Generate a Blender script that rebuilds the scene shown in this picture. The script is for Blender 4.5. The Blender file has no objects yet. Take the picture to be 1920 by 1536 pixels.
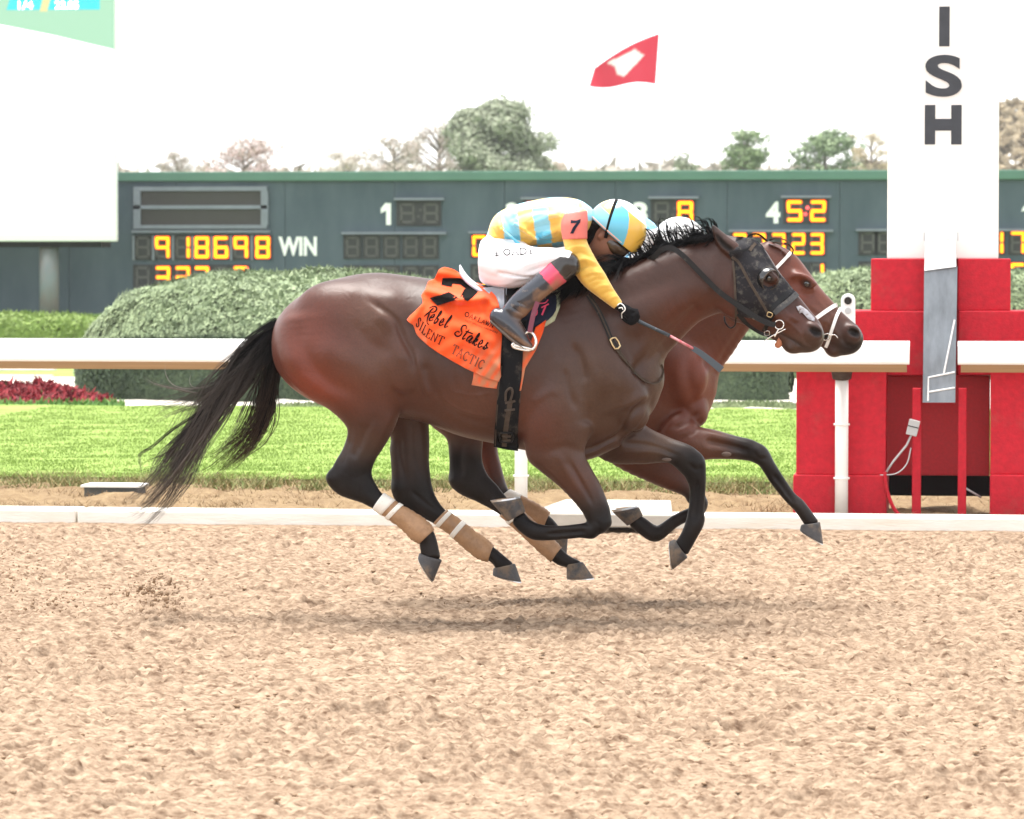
import bpy, bmesh, math, random
import numpy as np
from mathutils import Vector, Matrix
from mathutils.bvhtree import BVHTree
from mathutils.geometry import delaunay_2d_cdt

random.seed(7)
RNG = np.random.default_rng(7)
SC = bpy.context.scene
COL = SC.collection

# ------------------------------------------------------------------ camera, light, exposure
FPX = 7200.0                       # focal length in photo pixels (135 mm lens, 1920 px wide)
YAW, PITCH, CAMH = math.radians(7.0), math.atan((768 - 462) / FPX), 1.75
CAM = np.array([18 * math.sin(YAW), -18 * math.cos(YAW), CAMH])
cam_d = bpy.data.cameras.new('camera'); cam = bpy.data.objects.new('camera', cam_d); COL.objects.link(cam)
cam.location = CAM; cam.rotation_euler = (math.radians(90) - PITCH, 0, YAW)
cam_d.lens = 135; cam_d.sensor_width = 36; cam_d.clip_start = .5; cam_d.clip_end = 4000
cam_d.dof.use_dof = True; cam_d.dof.focus_distance = 18.0; cam_d.dof.aperture_fstop = 8
SC.camera = cam

SUN_EL, SUN_AZ = math.radians(80), math.radians(300)     # azimuth clockwise from +Y
world = bpy.data.worlds.new('World'); SC.world = world; world.use_nodes = True
wn = world.node_tree.nodes; wl = world.node_tree.links; wn.clear()
sky = wn.new('ShaderNodeTexSky'); sky.sky_type = 'NISHITA'; sky.sun_disc = False
sky.sun_elevation = SUN_EL; sky.sun_rotation = SUN_AZ; sky.dust_density = 1.0; sky.air_density = 1.0
hs = wn.new('ShaderNodeHueSaturation'); hs.inputs['Saturation'].default_value = .12     # overcast: a white sky
bg = wn.new('ShaderNodeBackground'); bg.inputs['Strength'].default_value = .085
wo = wn.new('ShaderNodeOutputWorld')
wl.new(sky.outputs[0], hs.inputs['Color']); wl.new(hs.outputs[0], bg.inputs[0]); wl.new(bg.outputs[0], wo.inputs[0])
sun_d = bpy.data.lights.new('sun', 'SUN'); sun = bpy.data.objects.new('sun', sun_d); COL.objects.link(sun)
sun_d.energy = 1.5; sun_d.angle = math.radians(38); sun_d.color = (1, .96, .9)
sun.rotation_euler = (math.radians(90) - SUN_EL, 0, math.pi - SUN_AZ)
SC.view_settings.view_transform = 'Standard'; SC.view_settings.look = 'None'
SC.view_settings.gamma = 1; SC.view_settings.use_curve_mapping = False
SC.view_settings.exposure = 2.4
SC.render.engine = 'CYCLES'
SC.cycles.max_bounces = 6; SC.cycles.use_denoising = True

# ------------------------------------------------------------------ pixel <-> place helpers
cy, sy, cp, sp = math.cos(YAW), math.sin(YAW), math.cos(PITCH), math.sin(PITCH)
Fv = np.array([-sy * cp, cy * cp, -sp]); Rv = np.array([cy, sy, 0.]); Uv = np.array([-sy * sp, cy * sp, cp])
def ray(px, py): return Fv + Rv * ((px - 960) / FPX) + Uv * ((768 - py) / FPX)
def P(px, py, Y):
    d = ray(px, py); return Vector(CAM + d * ((Y - CAM[1]) / d[1]))
def G(px, py, z=0.):
    d = ray(px, py); return Vector(CAM + d * ((z - CAM[2]) / d[2]))
def PX(v):                                  # arrays (n,3) -> photo pixels
    q = np.asarray(v, float) - CAM; w = q @ Fv
    return 960 + FPX * (q @ Rv) / w, 768 - FPX * (q @ Uv) / w

def catmull(pts, sub):
    p = np.asarray(pts, float); n = len(p)
    if n < 3:
        t = np.linspace(0, 1, sub + 1)[:, None]; return p[0] * (1 - t) + p[1] * t
    e = np.vstack([2 * p[0] - p[1], p, 2 * p[-1] - p[-2]]); out = []
    for i in range(n - 1):
        a, b, c, d = e[i:i + 4]
        for s in range(sub):
            t = s / sub
            out.append(.5 * (2 * b + (c - a) * t + (2 * a - 5 * b + 4 * c - d) * t * t + (3 * b - a - 3 * c + d) * t ** 3))
    out.append(p[-1]); return np.array(out)

# ------------------------------------------------------------------ materials
def mat(name, col, rough=.6, spec=.4, var=0., vscale=8., bump=0., bscale=60., metal=0., emit=0., col2=None,
        attr=None, sheen=0., coat=0., detail=4., stretch=None, dirt=None, bump2=None):
    m = bpy.data.materials.new(name); m.use_nodes = True
    nt = m.node_tree; N, L = nt.nodes, nt.links; b = N['Principled BSDF']
    b.inputs['Roughness'].default_value = rough; b.inputs['Specular IOR Level'].default_value = spec
    b.inputs['Metallic'].default_value = metal; b.inputs['Sheen Weight'].default_value = sheen
    b.inputs['Coat Weight'].default_value = coat; b.inputs['Coat Roughness'].default_value = .15
    c4 = (*col, 1)
    tc = N.new('ShaderNodeTexCoord'); src = tc.outputs['Object']
    if stretch:
        mp = N.new('ShaderNodeMapping'); mp.inputs['Scale'].default_value = stretch; L.new(src, mp.inputs[0]); src = mp.outputs[0]
    cur = None
    if attr:
        a = N.new('ShaderNodeAttribute'); a.attribute_name = attr; cur = a.outputs['Color']
    else:
        b.inputs['Base Color'].default_value = c4
    if var or col2:
        n = N.new('ShaderNodeTexNoise'); n.inputs['Scale'].default_value = vscale; n.inputs['Detail'].default_value = detail
        n.inputs['Roughness'].default_value = .6; L.new(src, n.inputs['Vector'])
        r = N.new('ShaderNodeMapRange'); r.inputs[1].default_value = .3; r.inputs[2].default_value = .7
        L.new(n.outputs[0], r.inputs[0])
        if col2:
            x = N.new('ShaderNodeMix'); x.data_type = 'RGBA'; L.new(r.outputs[0], x.inputs[0])
            if cur: L.new(cur, x.inputs[6])
            else: x.inputs[6].default_value = c4
            x.inputs[7].default_value = (*col2, 1); cur = x.outputs[2]
        else:
            r.inputs[3].default_value = 1 - var; r.inputs[4].default_value = 1 + var
            x = N.new('ShaderNodeMix'); x.data_type = 'RGBA'; x.blend_type = 'MULTIPLY'; x.inputs[0].default_value = 1
            if cur: L.new(cur, x.inputs[6])
            else: x.inputs[6].default_value = c4
            cb = N.new('ShaderNodeCombineColor')
            for i in range(3): L.new(r.outputs[0], cb.inputs[i])
            L.new(cb.outputs[0], x.inputs[7]); cur = x.outputs[2]
    if dirt:                                   # (colour, noise scale, threshold)
        n = N.new('ShaderNodeTexNoise'); n.inputs['Scale'].default_value = dirt[1]; n.inputs['Detail'].default_value = 6
        n.inputs['Roughness'].default_value = .7; L.new(tc.outputs['Object'], n.inputs['Vector'])
        r = N.new('ShaderNodeMapRange'); r.inputs[1].default_value = dirt[2]; r.inputs[2].default_value = dirt[2] + .14
        r.inputs[4].default_value = dirt[3] if len(dirt) > 3 else .85
        L.new(n.outputs[0], r.inputs[0])
        x = N.new('ShaderNodeMix'); x.data_type = 'RGBA'; L.new(r.outputs[0], x.inputs[0])
        if cur: L.new(cur, x.inputs[6])
        else: x.inputs[6].default_value = c4
        x.inputs[7].default_value = (*dirt[0], 1); cur = x.outputs[2]
        rr = N.new('ShaderNodeMapRange'); rr.inputs[3].default_value = rough; rr.inputs[4].default_value = .9
        L.new(r.outputs[0], rr.inputs[0]); L.new(rr.outputs[0], b.inputs['Roughness'])
    if cur: L.new(cur, b.inputs['Base Color'])
    if bump:
        n = N.new('ShaderNodeTexNoise'); n.inputs['Scale'].default_value = bscale; n.inputs['Detail'].default_value = 5
        L.new(src, n.inputs['Vector'])
        bp = N.new('ShaderNodeBump'); bp.inputs['Strength'].default_value = bump; bp.inputs['Distance'].default_value = .02
        L.new(n.outputs[0], bp.inputs['Height']); L.new(bp.outputs[0], b.inputs['Normal'])
    if bump2:
        n2 = N.new('ShaderNodeTexNoise'); n2.inputs['Scale'].default_value = bump2[0]; n2.inputs['Detail'].default_value = 3; n2.inputs['Distortion'].default_value = 1.2
        L.new(tc.outputs['Object'], n2.inputs['Vector'])
        b2 = N.new('ShaderNodeBump'); b2.inputs['Strength'].default_value = bump2[1]; b2.inputs['Distance'].default_value = .03
        L.new(n2.outputs[0], b2.inputs['Height']); L.new(bp.outputs[0], b2.inputs['Normal']); L.new(b2.outputs[0], b.inputs['Normal'])
    if emit:
        b.inputs['Emission Strength'].default_value = emit
        if cur: L.new(cur, b.inputs['Emission Color'])
        else: b.inputs['Emission Color'].default_value = c4
    return m

# ------------------------------------------------------------------ object helpers
ORG = {}
def empty(name, label, cat, loc=(0, 0, 0), group=None):
    o = bpy.data.objects.new(name, None); COL.objects.link(o); o.location = loc; o.empty_display_size = .1
    ORG[o] = Vector(loc); tag(o, label, cat, group); return o
def tag(o, label=None, cat=None, group=None, kind=None):
    if label: o['label'] = label
    if cat: o['category'] = cat
    if group: o['group'] = group
    if kind: o['kind'] = kind
    return o
def origin(o):
    v = Vector((0, 0, 0))
    while o is not None:
        v = v + ORG.get(o, Vector((0, 0, 0))); o = o.parent
    return v
def meshobj(name, verts, faces, m, parent=None, smooth=False, base=None, col=None, bevel=0, mats=None, midx=None):
    v = np.asarray(verts, float).reshape(-1, 3)
    org = origin(parent) if parent else Vector(base if base is not None else (0, 0, 0))
    me = bpy.data.meshes.new(name)
    if isinstance(faces, np.ndarray) and faces.ndim == 2:
        n, k = faces.shape
        me.vertices.add(len(v)); me.vertices.foreach_set('co', (v - np.array(org)).astype(np.float32).ravel())
        me.loops.add(n * k); me.loops.foreach_set('vertex_index', faces.astype(np.int32).ravel())
        me.polygons.add(n); me.polygons.foreach_set('loop_start', (np.arange(n) * k).astype(np.int32))
        me.update(calc_edges=True); me.validate()
    else:
        me.from_pydata([tuple(p) for p in (v - np.array(org))], [], faces)
    if smooth: me.polygons.foreach_set('use_smooth', np.ones(len(me.polygons), bool))
    for mm in (mats or [m]): me.materials.append(mm)
    if midx is not None: me.polygons.foreach_set('material_index', np.asarray(midx, np.int32))
    if col is not None:
        a = me.color_attributes.new('tint', 'FLOAT_COLOR', 'POINT')
        c = np.ones((len(v), 4), np.float32); c[:, :3] = col; a.data.foreach_set('color', c.ravel())
    me.update()
    o = bpy.data.objects.new(name, me); COL.objects.link(o)
    if parent: o.parent = parent
    else:
        o.location = org; ORG[o] = Vector(org)
    if bevel:
        b = o.modifiers.new('bevel', 'BEVEL'); b.width = bevel; b.segments = 2; b.limit_method = 'ANGLE'
    return o
class MB:
    def __init__(s): s.v = []; s.f = []
    def add(s, v, f):
        o = len(s.v); s.v += [tuple(p) for p in v]; s.f += [tuple(i + o for i in q) for q in f]; return s
    def box(s, a, b, rotz=0, piv=None):
        x0, y0, z0 = a; x1, y1, z1 = b
        v = [(x0, y0, z0), (x1, y0, z0), (x1, y1, z0), (x0, y1, z0), (x0, y0, z1), (x1, y0, z1), (x1, y1, z1), (x0, y1, z1)]
        return s.add(v, [(0, 3, 2, 1), (4, 5, 6, 7), (0, 1, 5, 4), (1, 2, 6, 5), (2, 3, 7, 6), (3, 0, 4, 7)])
    def obox(s, c, ax, ay, az):                 # centre and three half-vectors
        c, ax, ay, az = map(Vector, (c, ax, ay, az))
        v = [c + ax * i + ay * j + az * k for k in (-1, 1) for j in (-1, 1) for i in (-1, 1)]
        return s.add(v, [(0, 2, 3, 1), (4, 5, 7, 6), (0, 1, 5, 4), (1, 3, 7, 5), (3, 2, 6, 7), (2, 0, 4, 6)])
    def prism(s, poly, ext):                    # 3-D polygon pushed along ext
        n = len(poly); e = Vector(ext); v = [Vector(p) for p in poly]; v += [p + e for p in v]
        return s.add(v, [tuple(range(n)), tuple(range(2 * n - 1, n - 1, -1))] + [((i + 1) % n, i, i + n, (i + 1) % n + n) for i in range(n)])
    def tube(s, pts, rad, n=8, caps=True):
        pts = [Vector(p) for p in pts]; m = len(pts); rad = [rad] * m if isinstance(rad, (int, float)) else rad
        up = None; v = []; f = []
        for i, p in enumerate(pts):
            t = (pts[min(i + 1, m - 1)] - pts[max(i - 1, 0)]).normalized()
            if up is None: up = t.orthogonal().normalized()
            else: up = (up - t * up.dot(t)).normalized()
            w = t.cross(up)
            for k in range(n):
                a = 2 * math.pi * k / n; v.append(p + (up * math.cos(a) + w * math.sin(a)) * rad[i])
        for i in range(m - 1):
            for k in range(n):
                f.append((i * n + k, i * n + (k + 1) % n, (i + 1) * n + (k + 1) % n, (i + 1) * n + k))
        if caps: f += [tuple(range(n - 1, -1, -1)), tuple(range((m - 1) * n, m * n))]
        return s.add(v, f)
    def build(s, name, m, parent=None, smooth=False, bevel=0, base=None):
        return meshobj(name, s.v, s.f, m, parent, smooth, base, None, bevel)
def pxbox(mb, x0, y0, x1, y1, Y, depth):
    a = P((x0 + x1) / 2, y1, Y).z; b = P((x0 + x1) / 2, y0, Y).z
    xa = P(x0, (y0 + y1) / 2, Y).x; xb = P(x1, (y0 + y1) / 2, Y).x
    mb.box((xa, Y, a), (xb, Y + depth, b)); return xa, xb, a, b

def text_mesh(s, size=1.0, bold=0.):
    """outline of built-in font as (verts 2-D, faces)"""
    c = bpy.data.curves.new('lettering', 'FONT'); c.body = s; c.size = size; c.offset = bold; c.resolution_u = 8; c.fill_mode = 'FRONT'
    o = bpy.data.objects.new('lettering', c); COL.objects.link(o)
    me = o.to_mesh(); v = [(p.co.x, p.co.y) for p in me.vertices]; f = [tuple(p.vertices) for p in me.polygons]
    o.to_mesh_clear(); bpy.data.objects.remove(o); bpy.data.curves.remove(c)
    v = np.array(v); lo, hi = v.min(0), v.max(0)
    return (v - lo) / (hi - lo), f            # unit square

# value noise ---------------------------------------------------------------
def hash2(i, j, seed):
    h = (i.astype(np.int64) * 374761393 + j.astype(np.int64) * 668265263 + seed * 974634777) & 0x7fffffff
    h = ((h ^ (h >> 13)) * 1274126177) & 0x7fffffff
    return ((h ^ (h >> 16)) & 0xffff) / 65535.0
def vn(x, y, s, seed):
    x = x / s; y = y / s; i = np.floor(x); j = np.floor(y); u = x - i; v = y - j
    u = u * u * u * (u * (u * 6 - 15) + 10); v = v * v * v * (v * (v * 6 - 15) + 10)
    a, b, c, d = hash2(i, j, seed), hash2(i + 1, j, seed), hash2(i, j + 1, seed), hash2(i + 1, j + 1, seed)
    return (a * (1 - u) + b * u) * (1 - v) + (c * (1 - u) + d * u) * v

# ------------------------------------------------------------------ implicit bodies (one continuous skin per animal or person)
class SDF:
    def __init__(s, lo, hi, h):
        s.lo = np.array(lo, float); s.h = h; s.n = np.ceil((np.array(hi) - lo) / h).astype(int) + 1
        s.F = np.full(s.n, .15, np.float32); s.M = np.zeros(s.n, np.float32)
    def sub(s, lo, hi):
        a = np.clip(np.floor((np.array(lo) - s.lo) / s.h).astype(int), 0, s.n - 1)
        b = np.clip(np.ceil((np.array(hi) - s.lo) / s.h).astype(int) + 1, 1, s.n)
        sl = tuple(slice(i, j) for i, j in zip(a, b))
        x, y, z = [((np.arange(a[i], b[i])) * s.h + s.lo[i]).astype(np.float32) for i in range(3)]
        return sl, x[:, None, None], y[None, :, None], z[None, None, :]
    def merge(s, sl, d, k, op, m=None):
        F = s.F[sl]
        if op == 'add':
            h = np.clip(.5 + .5 * (F - d) / k, 0, 1); s.F[sl] = F * (1 - h) + d * h - k * h * (1 - h)
            if m is not None: s.M[sl] = s.M[sl] * (1 - h) + m * h
        else:
            h = np.clip(.5 - .5 * (F + d) / k, 0, 1); s.F[sl] = F * (1 - h) - d * h + k * h * (1 - h)
            if m is not None: s.M[sl] = s.M[sl] * (1 - h) + m * h
    def ell(s, c, r, k=.03, rot=0., op='add', m=None, roty=0.):
        mg = max(r) + k + .03; sl, x, y, z = s.sub([c[i] - mg for i in range(3)], [c[i] + mg for i in range(3)])
        if 0 in s.F[sl].shape: return
        x, y, z = x - c[0], y - c[1], z - c[2]
        ca, sa = math.cos(rot), math.sin(rot); u = x * ca + z * sa; w = -x * sa + z * ca; v = y
        if roty: cb, sb = math.cos(roty), math.sin(roty); u, v = u * cb + v * sb, -u * sb + v * cb
        k0 = np.sqrt((u / r[0]) ** 2 + (v / r[1]) ** 2 + (w / r[2]) ** 2)
        k1 = np.sqrt((u / r[0] ** 2) ** 2 + (v / r[1] ** 2) ** 2 + (w / r[2] ** 2) ** 2) + 1e-6
        s.merge(sl, k0 * (k0 - 1) / k1, k, op, m)
    def loft(s, st, k=.03, Y=0., sub=5, cap=.6, op='add', dx=0, dy=0, pw=2.0):
        rows = []
        for t in st:
            x1, y1, x2, y2, w, yc = t[:6]; b = t[6] if len(t) > 6 else 0.
            A = P(x1 + dx, y1 + dy, Y + yc); B = P(x2 + dx, y2 + dy, Y + yc)
            rows.append(((A.x + B.x) / 2, (A.z + B.z) / 2, (A.x - B.x) / 2, (A.z - B.z) / 2, w, Y + yc, b))
        R = catmull(rows, sub); R[:, 4] = np.maximum(R[:, 4], .004)
        rr = np.hypot(R[:, 2], R[:, 3]); mg = k + .02
        ext = np.maximum(rr, R[:, 4]) + mg
        lo = [(R[:, 0] - ext).min(), (R[:, 5] - R[:, 4]).min() - mg, (R[:, 1] - ext).min()]
        hi = [(R[:, 0] + ext).max(), (R[:, 5] + R[:, 4]).max() + mg, (R[:, 1] + ext).max()]
        sl, X, Yy, Z = s.sub(lo, hi); shp = s.F[sl].shape
        if 0 in shp: return
        T = np.full(shp, 1., np.float32); B = np.zeros(shp, np.float32)
        x0, y0, z0 = X[0, 0, 0], Yy[0, 0, 0], Z[0, 0, 0]
        for i in range(len(R) - 1):
            a, b = R[i], R[i + 1]; e = max(ext[i], ext[i + 1])
            def rng(o, l, h_, n): return slice(max(0, int((l - o) / s.h)), min(n, int((h_ - o) / s.h) + 2))
            ix = rng(x0, min(a[0], b[0]) - e, max(a[0], b[0]) + e, shp[0])
            wy = max(a[4], b[4]) + mg
            iy = rng(y0, min(a[5], b[5]) - wy, max(a[5], b[5]) + wy, shp[1])
            iz = rng(z0, min(a[1], b[1]) - e, max(a[1], b[1]) + e, shp[2])
            x, y, z = X[ix], Yy[:, iy], Z[:, :, iz]
            hx, hz = (a[2] + b[2]) / 2, (a[3] + b[3]) / 2
            hn = math.hypot(hx, hz) + 1e-9; nx, nz = -hz / hn, hx / hn
            L = (b[0] - a[0]) * nx + (b[1] - a[1]) * nz
            if abs(L) < 1e-5: L = 1e-5 if L >= 0 else -1e-5
            t0 = ((x - a[0]) * nx + (z - a[1]) * nz) / L; t = np.clip(t0, 0, 1)
            ax = (t0 - t) * L
            ex, ez = a[2] + (b[2] - a[2]) * t, a[3] + (b[3] - a[3]) * t; r = np.sqrt(ex * ex + ez * ez) + 1e-6
            u = ((x - a[0] - (b[0] - a[0]) * t) * ex + (z - a[1] - (b[1] - a[1]) * t) * ez) / r
            w = a[4] + (b[4] - a[4]) * t; v = y - (a[5] + (b[5] - a[5]) * t); c = np.minimum(r, w) * cap + 1e-4
            if pw == 2.0:
                q = (u / r) ** 2 + (ax / c) ** 2 + (v / w) ** 2; k0 = np.sqrt(q)
            else:
                k0 = ((np.abs(u) / r) ** pw + (np.abs(ax) / c) ** pw + (np.abs(v) / w) ** pw) ** (1 / pw)
            k1 = np.sqrt((u / r ** 2) ** 2 + (ax / c ** 2) ** 2 + (v / w ** 2) ** 2) + 1e-5
            d = (k0 * (k0 - 1) / k1).astype(np.float32)
            Ts = T[ix, iy, iz]; mk = d < Ts
            Ts[mk] = d[mk]; B[ix, iy, iz][mk] = np.broadcast_to((a[6] + (b[6] - a[6]) * t).astype(np.float32), d.shape)[mk]
        s.merge(sl, T, k, op, B if op == 'add' or R[:, 6].max() > 0 else None)
    def mesh(s, smooth=2):
        F = s.F; n = s.n; I = F < 0
        cnt = np.zeros(n - 1, np.int8)
        for i in (0, 1):
            for j in (0, 1):
                for k in (0, 1): cnt += I[i:n[0] - 1 + i, j:n[1] - 1 + j, k:n[2] - 1 + k]
        act = (cnt > 0) & (cnt < 8); c = np.argwhere(act); idx = np.full(n - 1, -1, np.int32); idx[act] = np.arange(len(c))
        pos = np.zeros((len(c), 3)); num = np.zeros(len(c))
        cor = [(i, j, k) for i in (0, 1) for j in (0, 1) for k in (0, 1)]
        val = {o: F[c[:, 0] + o[0], c[:, 1] + o[1], c[:, 2] + o[2]] for o in cor}
        for o in cor:
            for ax in range(3):
                if o[ax]: continue
                p = list(o); p[ax] = 1; p = tuple(p); a, b = val[o], val[p]; x = (a < 0) != (b < 0)
                t = a[x] / (a[x] - b[x]); q = np.tile(np.array(o, float), (x.sum(), 1)); q[:, ax] += t
                pos[x] += q; num[x] += 1
        v = (c + pos / num[:, None]) * s.h + s.lo
        m = np.mean([s.M[c[:, 0] + o[0], c[:, 1] + o[1], c[:, 2] + o[2]] for o in cor], 0)
        quads = []
        for ax in range(3):
            sl0 = [slice(None)] * 3; sl1 = [slice(None)] * 3; sl0[ax] = slice(0, -1); sl1[ax] = slice(1, None)
            A, B = I[tuple(sl0)], I[tuple(sl1)]; e = np.argwhere(A != B)
            o1, o2 = [(1, 2), (2, 0), (0, 1)][ax]
            ok = (e[:, o1] > 0) & (e[:, o2] > 0) & (e[:, o1] < n[o1] - 1) & (e[:, o2] < n[o2] - 1); e = e[ok]
            flip = A[e[:, 0], e[:, 1], e[:, 2]]
            def at(d1, d2):
                g = e.copy(); g[:, o1] += d1; g[:, o2] += d2; return idx[g[:, 0], g[:, 1], g[:, 2]]
            q = np.stack([at(-1, -1), at(0, -1), at(0, 0), at(-1, 0)], 1); q[~flip] = q[~flip][:, ::-1]
            quads.append(q)
        q = np.vstack(quads)
        for _ in range(smooth):
            acc = np.zeros_like(v); nn = np.zeros(len(v))
            for i in range(4):
                a, b = q[:, i], q[:, (i + 1) % 4]
                for d in range(3): acc[:, d] += np.bincount(a, v[b, d], len(v)) + np.bincount(b, v[a, d], len(v))
                nn += np.bincount(a, minlength=len(v)) + np.bincount(b, minlength=len(v))
            v = .45 * v + .55 * acc / nn[:, None]
        return v, q, m

def loft_tube(st, Y, grow=0., n=20, sub=5, dx=0, dy=0, wrinkle=0., caps=True, seed=0):
    """surface of a loft as (verts, faces) - wraps, hooves, boots"""
    rows = []
    for t in st:
        x1, y1, x2, y2, w, yc = t[:6]
        A = P(x1 + dx, y1 + dy, Y + yc); B = P(x2 + dx, y2 + dy, Y + yc)
        rows.append(((A.x + B.x) / 2, (A.z + B.z) / 2, (A.x - B.x) / 2, (A.z - B.z) / 2, w, Y + yc))
    R = catmull(rows, sub); v = []; f = []; r_ = random.Random(seed)
    for i, a in enumerate(R):
        h = math.hypot(a[2], a[3]); g = (h + grow) / h
        if wrinkle: g *= 1 + wrinkle * math.sin(i * 2.1 + r_.random() * 1.2)
        for k in range(n):
            th = 2 * math.pi * k / n; gg = g * (1 + wrinkle * .5 * math.sin(3 * th + i))
            v.append((a[0] + a[2] * gg * math.cos(th), a[5] + (a[4] + grow) * math.sin(th), a[1] + a[3] * gg * math.cos(th)))
    m = len(R)
    for i in range(m - 1):
        for k in range(n): f.append((i * n + k, i * n + (k + 1) % n, (i + 1) * n + (k + 1) % n, (i + 1) * n + k))
    if caps: f += [tuple(range(n - 1, -1, -1)), tuple(range((m - 1) * n, m * n))]
    return v, f
# ------------------------------------------------------------------ setting
def fbm(x, y, s, seed, oct=3):
    o = 0; a = 1; t = 0
    for i in range(oct):
        an = .7 + i * 1.1; c, d = math.cos(an), math.sin(an)
        o = o + a * vn(x * c + y * d + 31.7 * i, -x * d + y * c + 17.3 * i, s, seed + i); t += a; a *= .55; s *= .5
    return o / t
TRK = (.44, .300, .19)
M_DIRT = mat('track_dirt', (.088, .051, .032), rough=.95, spec=.03, col2=(.395, .297, .212), vscale=30, bump=.3, bscale=90, detail=6, stretch=(.6, 1, 1))
M_CLOD = mat('dirt_clod', (.25, .165, .105), rough=.95, spec=.03, col2=(.36, .265, .185), vscale=40, bump=.3, bscale=120)
M_EARTH = mat('verge_earth', (.16, .105, .06), rough=.95, spec=.05, col2=(.26, .19, .11), vscale=14, bump=.5, bscale=60, detail=8)
M_LAWN = mat('lawn', (.17, .255, .055), rough=.9, spec=.1, col2=(.25, .335, .09), vscale=.8, bump=.12, bscale=90, stretch=(1, 2.2, 1))
M_FIELD = mat('far_field', (.12, .20, .06), rough=.95, spec=.1, var=.2, vscale=.2)
M_GRAVEL = mat('white_gravel', (.72, .68, .60), rough=.95, col2=(.50, .46, .40), vscale=5, bump=.5, bscale=40)
M_WHITE = mat('white_paint', (.83, .82, .79), rough=.45, spec=.4, var=.04, vscale=3)
M_KERB = mat('kerb_paint', (.82, .80, .76), rough=.7, col2=(.72, .67, .58), vscale=4, stretch=(.5, 3, 3), bump=.15, bscale=30)

YK = G(960, 988).y
# far ground
g = MB(); g.box((-900, YK + .5, -.6), (900, 1600, -.03)); tag(g.build('ground', M_FIELD), kind='structure')
# track: displaced sheet
xs = np.concatenate([np.linspace(-45, -4.6, 60, endpoint=False), np.arange(-4.6, 3.2, .0085), np.linspace(3.2, 45, 60)])
ys = [-9.2]
while ys[-1] < YK - .03: ys.append(ys[-1] + .0125 + .0165 * (ys[-1] + 9.2) / 15)
ys = np.array([-60, -40, -28, -20, -15, -12, -10.4, -9.7] + ys + [YK + .3])
XX, YY = np.meshgrid(xs, ys, indexing='ij')
def cells(x, y, s, seed):
    """clods: 1 - distance to scattered seeds of random size"""
    i0 = np.floor(x / s); j0 = np.floor(y / s); best = np.full(x.shape, 0.)
    for di in (-1, 0, 1):
        for dj in (-1, 0, 1):
            i, j = i0 + di, j0 + dj
            cx, cyy = (i + hash2(i, j, seed)) * s, (j + hash2(i, j, seed + 1)) * s; r = s * (.32 + .62 * hash2(i, j, seed + 2) ** 2)
            q = np.clip(1 - ((x - cx) ** 2 + (y - cyy) ** 2) / (r * r), 0, 1); best = np.maximum(best, np.sqrt(q) * r)
    return best
wx = XX + .02 * (vn(XX, YY, .03, 91) - .5) + .012 * (vn(XX, YY, .012, 92) - .5); wy = YY + .02 * (vn(XX, YY, .035, 93) - .5)
H = .014 * (fbm(XX, YY, .32, 5, 3) - .5) + .11 * cells(wx / 1.5, wy, .075, 21) + .44 * cells(wx / 1.4, wy, .034, 31) + .75 * cells(wx / 1.4 + 1, wy + 2, .018, 37) + .014 * (fbm(XX, YY, .03, 41, 2) - .5)
big = cells(wx + 3, wy + 1, .34, 55); H += .14 * np.where(big > .02, big, 0) * (fbm(XX, YY, .05, 61, 2))
H *= (.45 + 1.1 * fbm(XX, YY, .9, 81, 2))
def prints(x, y, s, seed, dens):
    i0 = np.floor(x / s); j0 = np.floor(y / s); o = np.zeros(x.shape)
    for di in (-1, 0, 1):
        for dj in (-1, 0, 1):
            i, j = i0 + di, j0 + dj; on = hash2(i, j, seed + 3) < dens
            r = s * (.10 + .14 * hash2(i, j, seed + 2)); d = np.sqrt(((x - (i + hash2(i, j, seed)) * s) / 1.5) ** 2 + ((y - (j + hash2(i, j, seed + 1)) * s)) ** 2) / r
            o += on * r * (-.55 * np.clip(1 - d * d, 0, 1) + .22 * np.exp(-((d - 1.15) / .3) ** 2))
    return o
H += prints(XX + .03 * (vn(XX, YY, .05, 95) - .5), YY + .05 * (vn(XX, YY, .05, 96) - .5), .42, 101, .6) + prints(wx, wy, .2, 111, .45)
H = np.where((np.abs(XX + .7) < 4.2) & (YY > -9.8), H, H * .5); H -= .045; ed = np.clip((YK + .05 - YY) / .5, 0, 1); H = H * ed + .004 * (1 - ed)
nx_, ny_ = XX.shape; ID = np.arange(nx_ * ny_).reshape(nx_, ny_)
q = np.stack([ID[:-1, :-1], ID[1:, :-1], ID[1:, 1:], ID[:-1, 1:]], -1).reshape(-1, 4)
tag(meshobj('dirt_track', np.stack([XX, YY, H], -1).reshape(-1, 3), q, M_DIRT, None, True), kind='structure')
del XX, YY, H, wx, wy, big

# kerb along the inner edge: boards butted end to end
kerb = empty('track_kerb', 'low white kerb boards along the inner edge of the dirt track', 'kerb', (0, YK, 0))
x = -40.0
while x < 30:
    m = MB(); m.box((x + .004, YK, -.05), (x + 3.642, YK + .30, .085 + random.uniform(-.003, .003))); m.build('kerb_board', M_KERB, kerb, bevel=.012); x += 3.65
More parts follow.
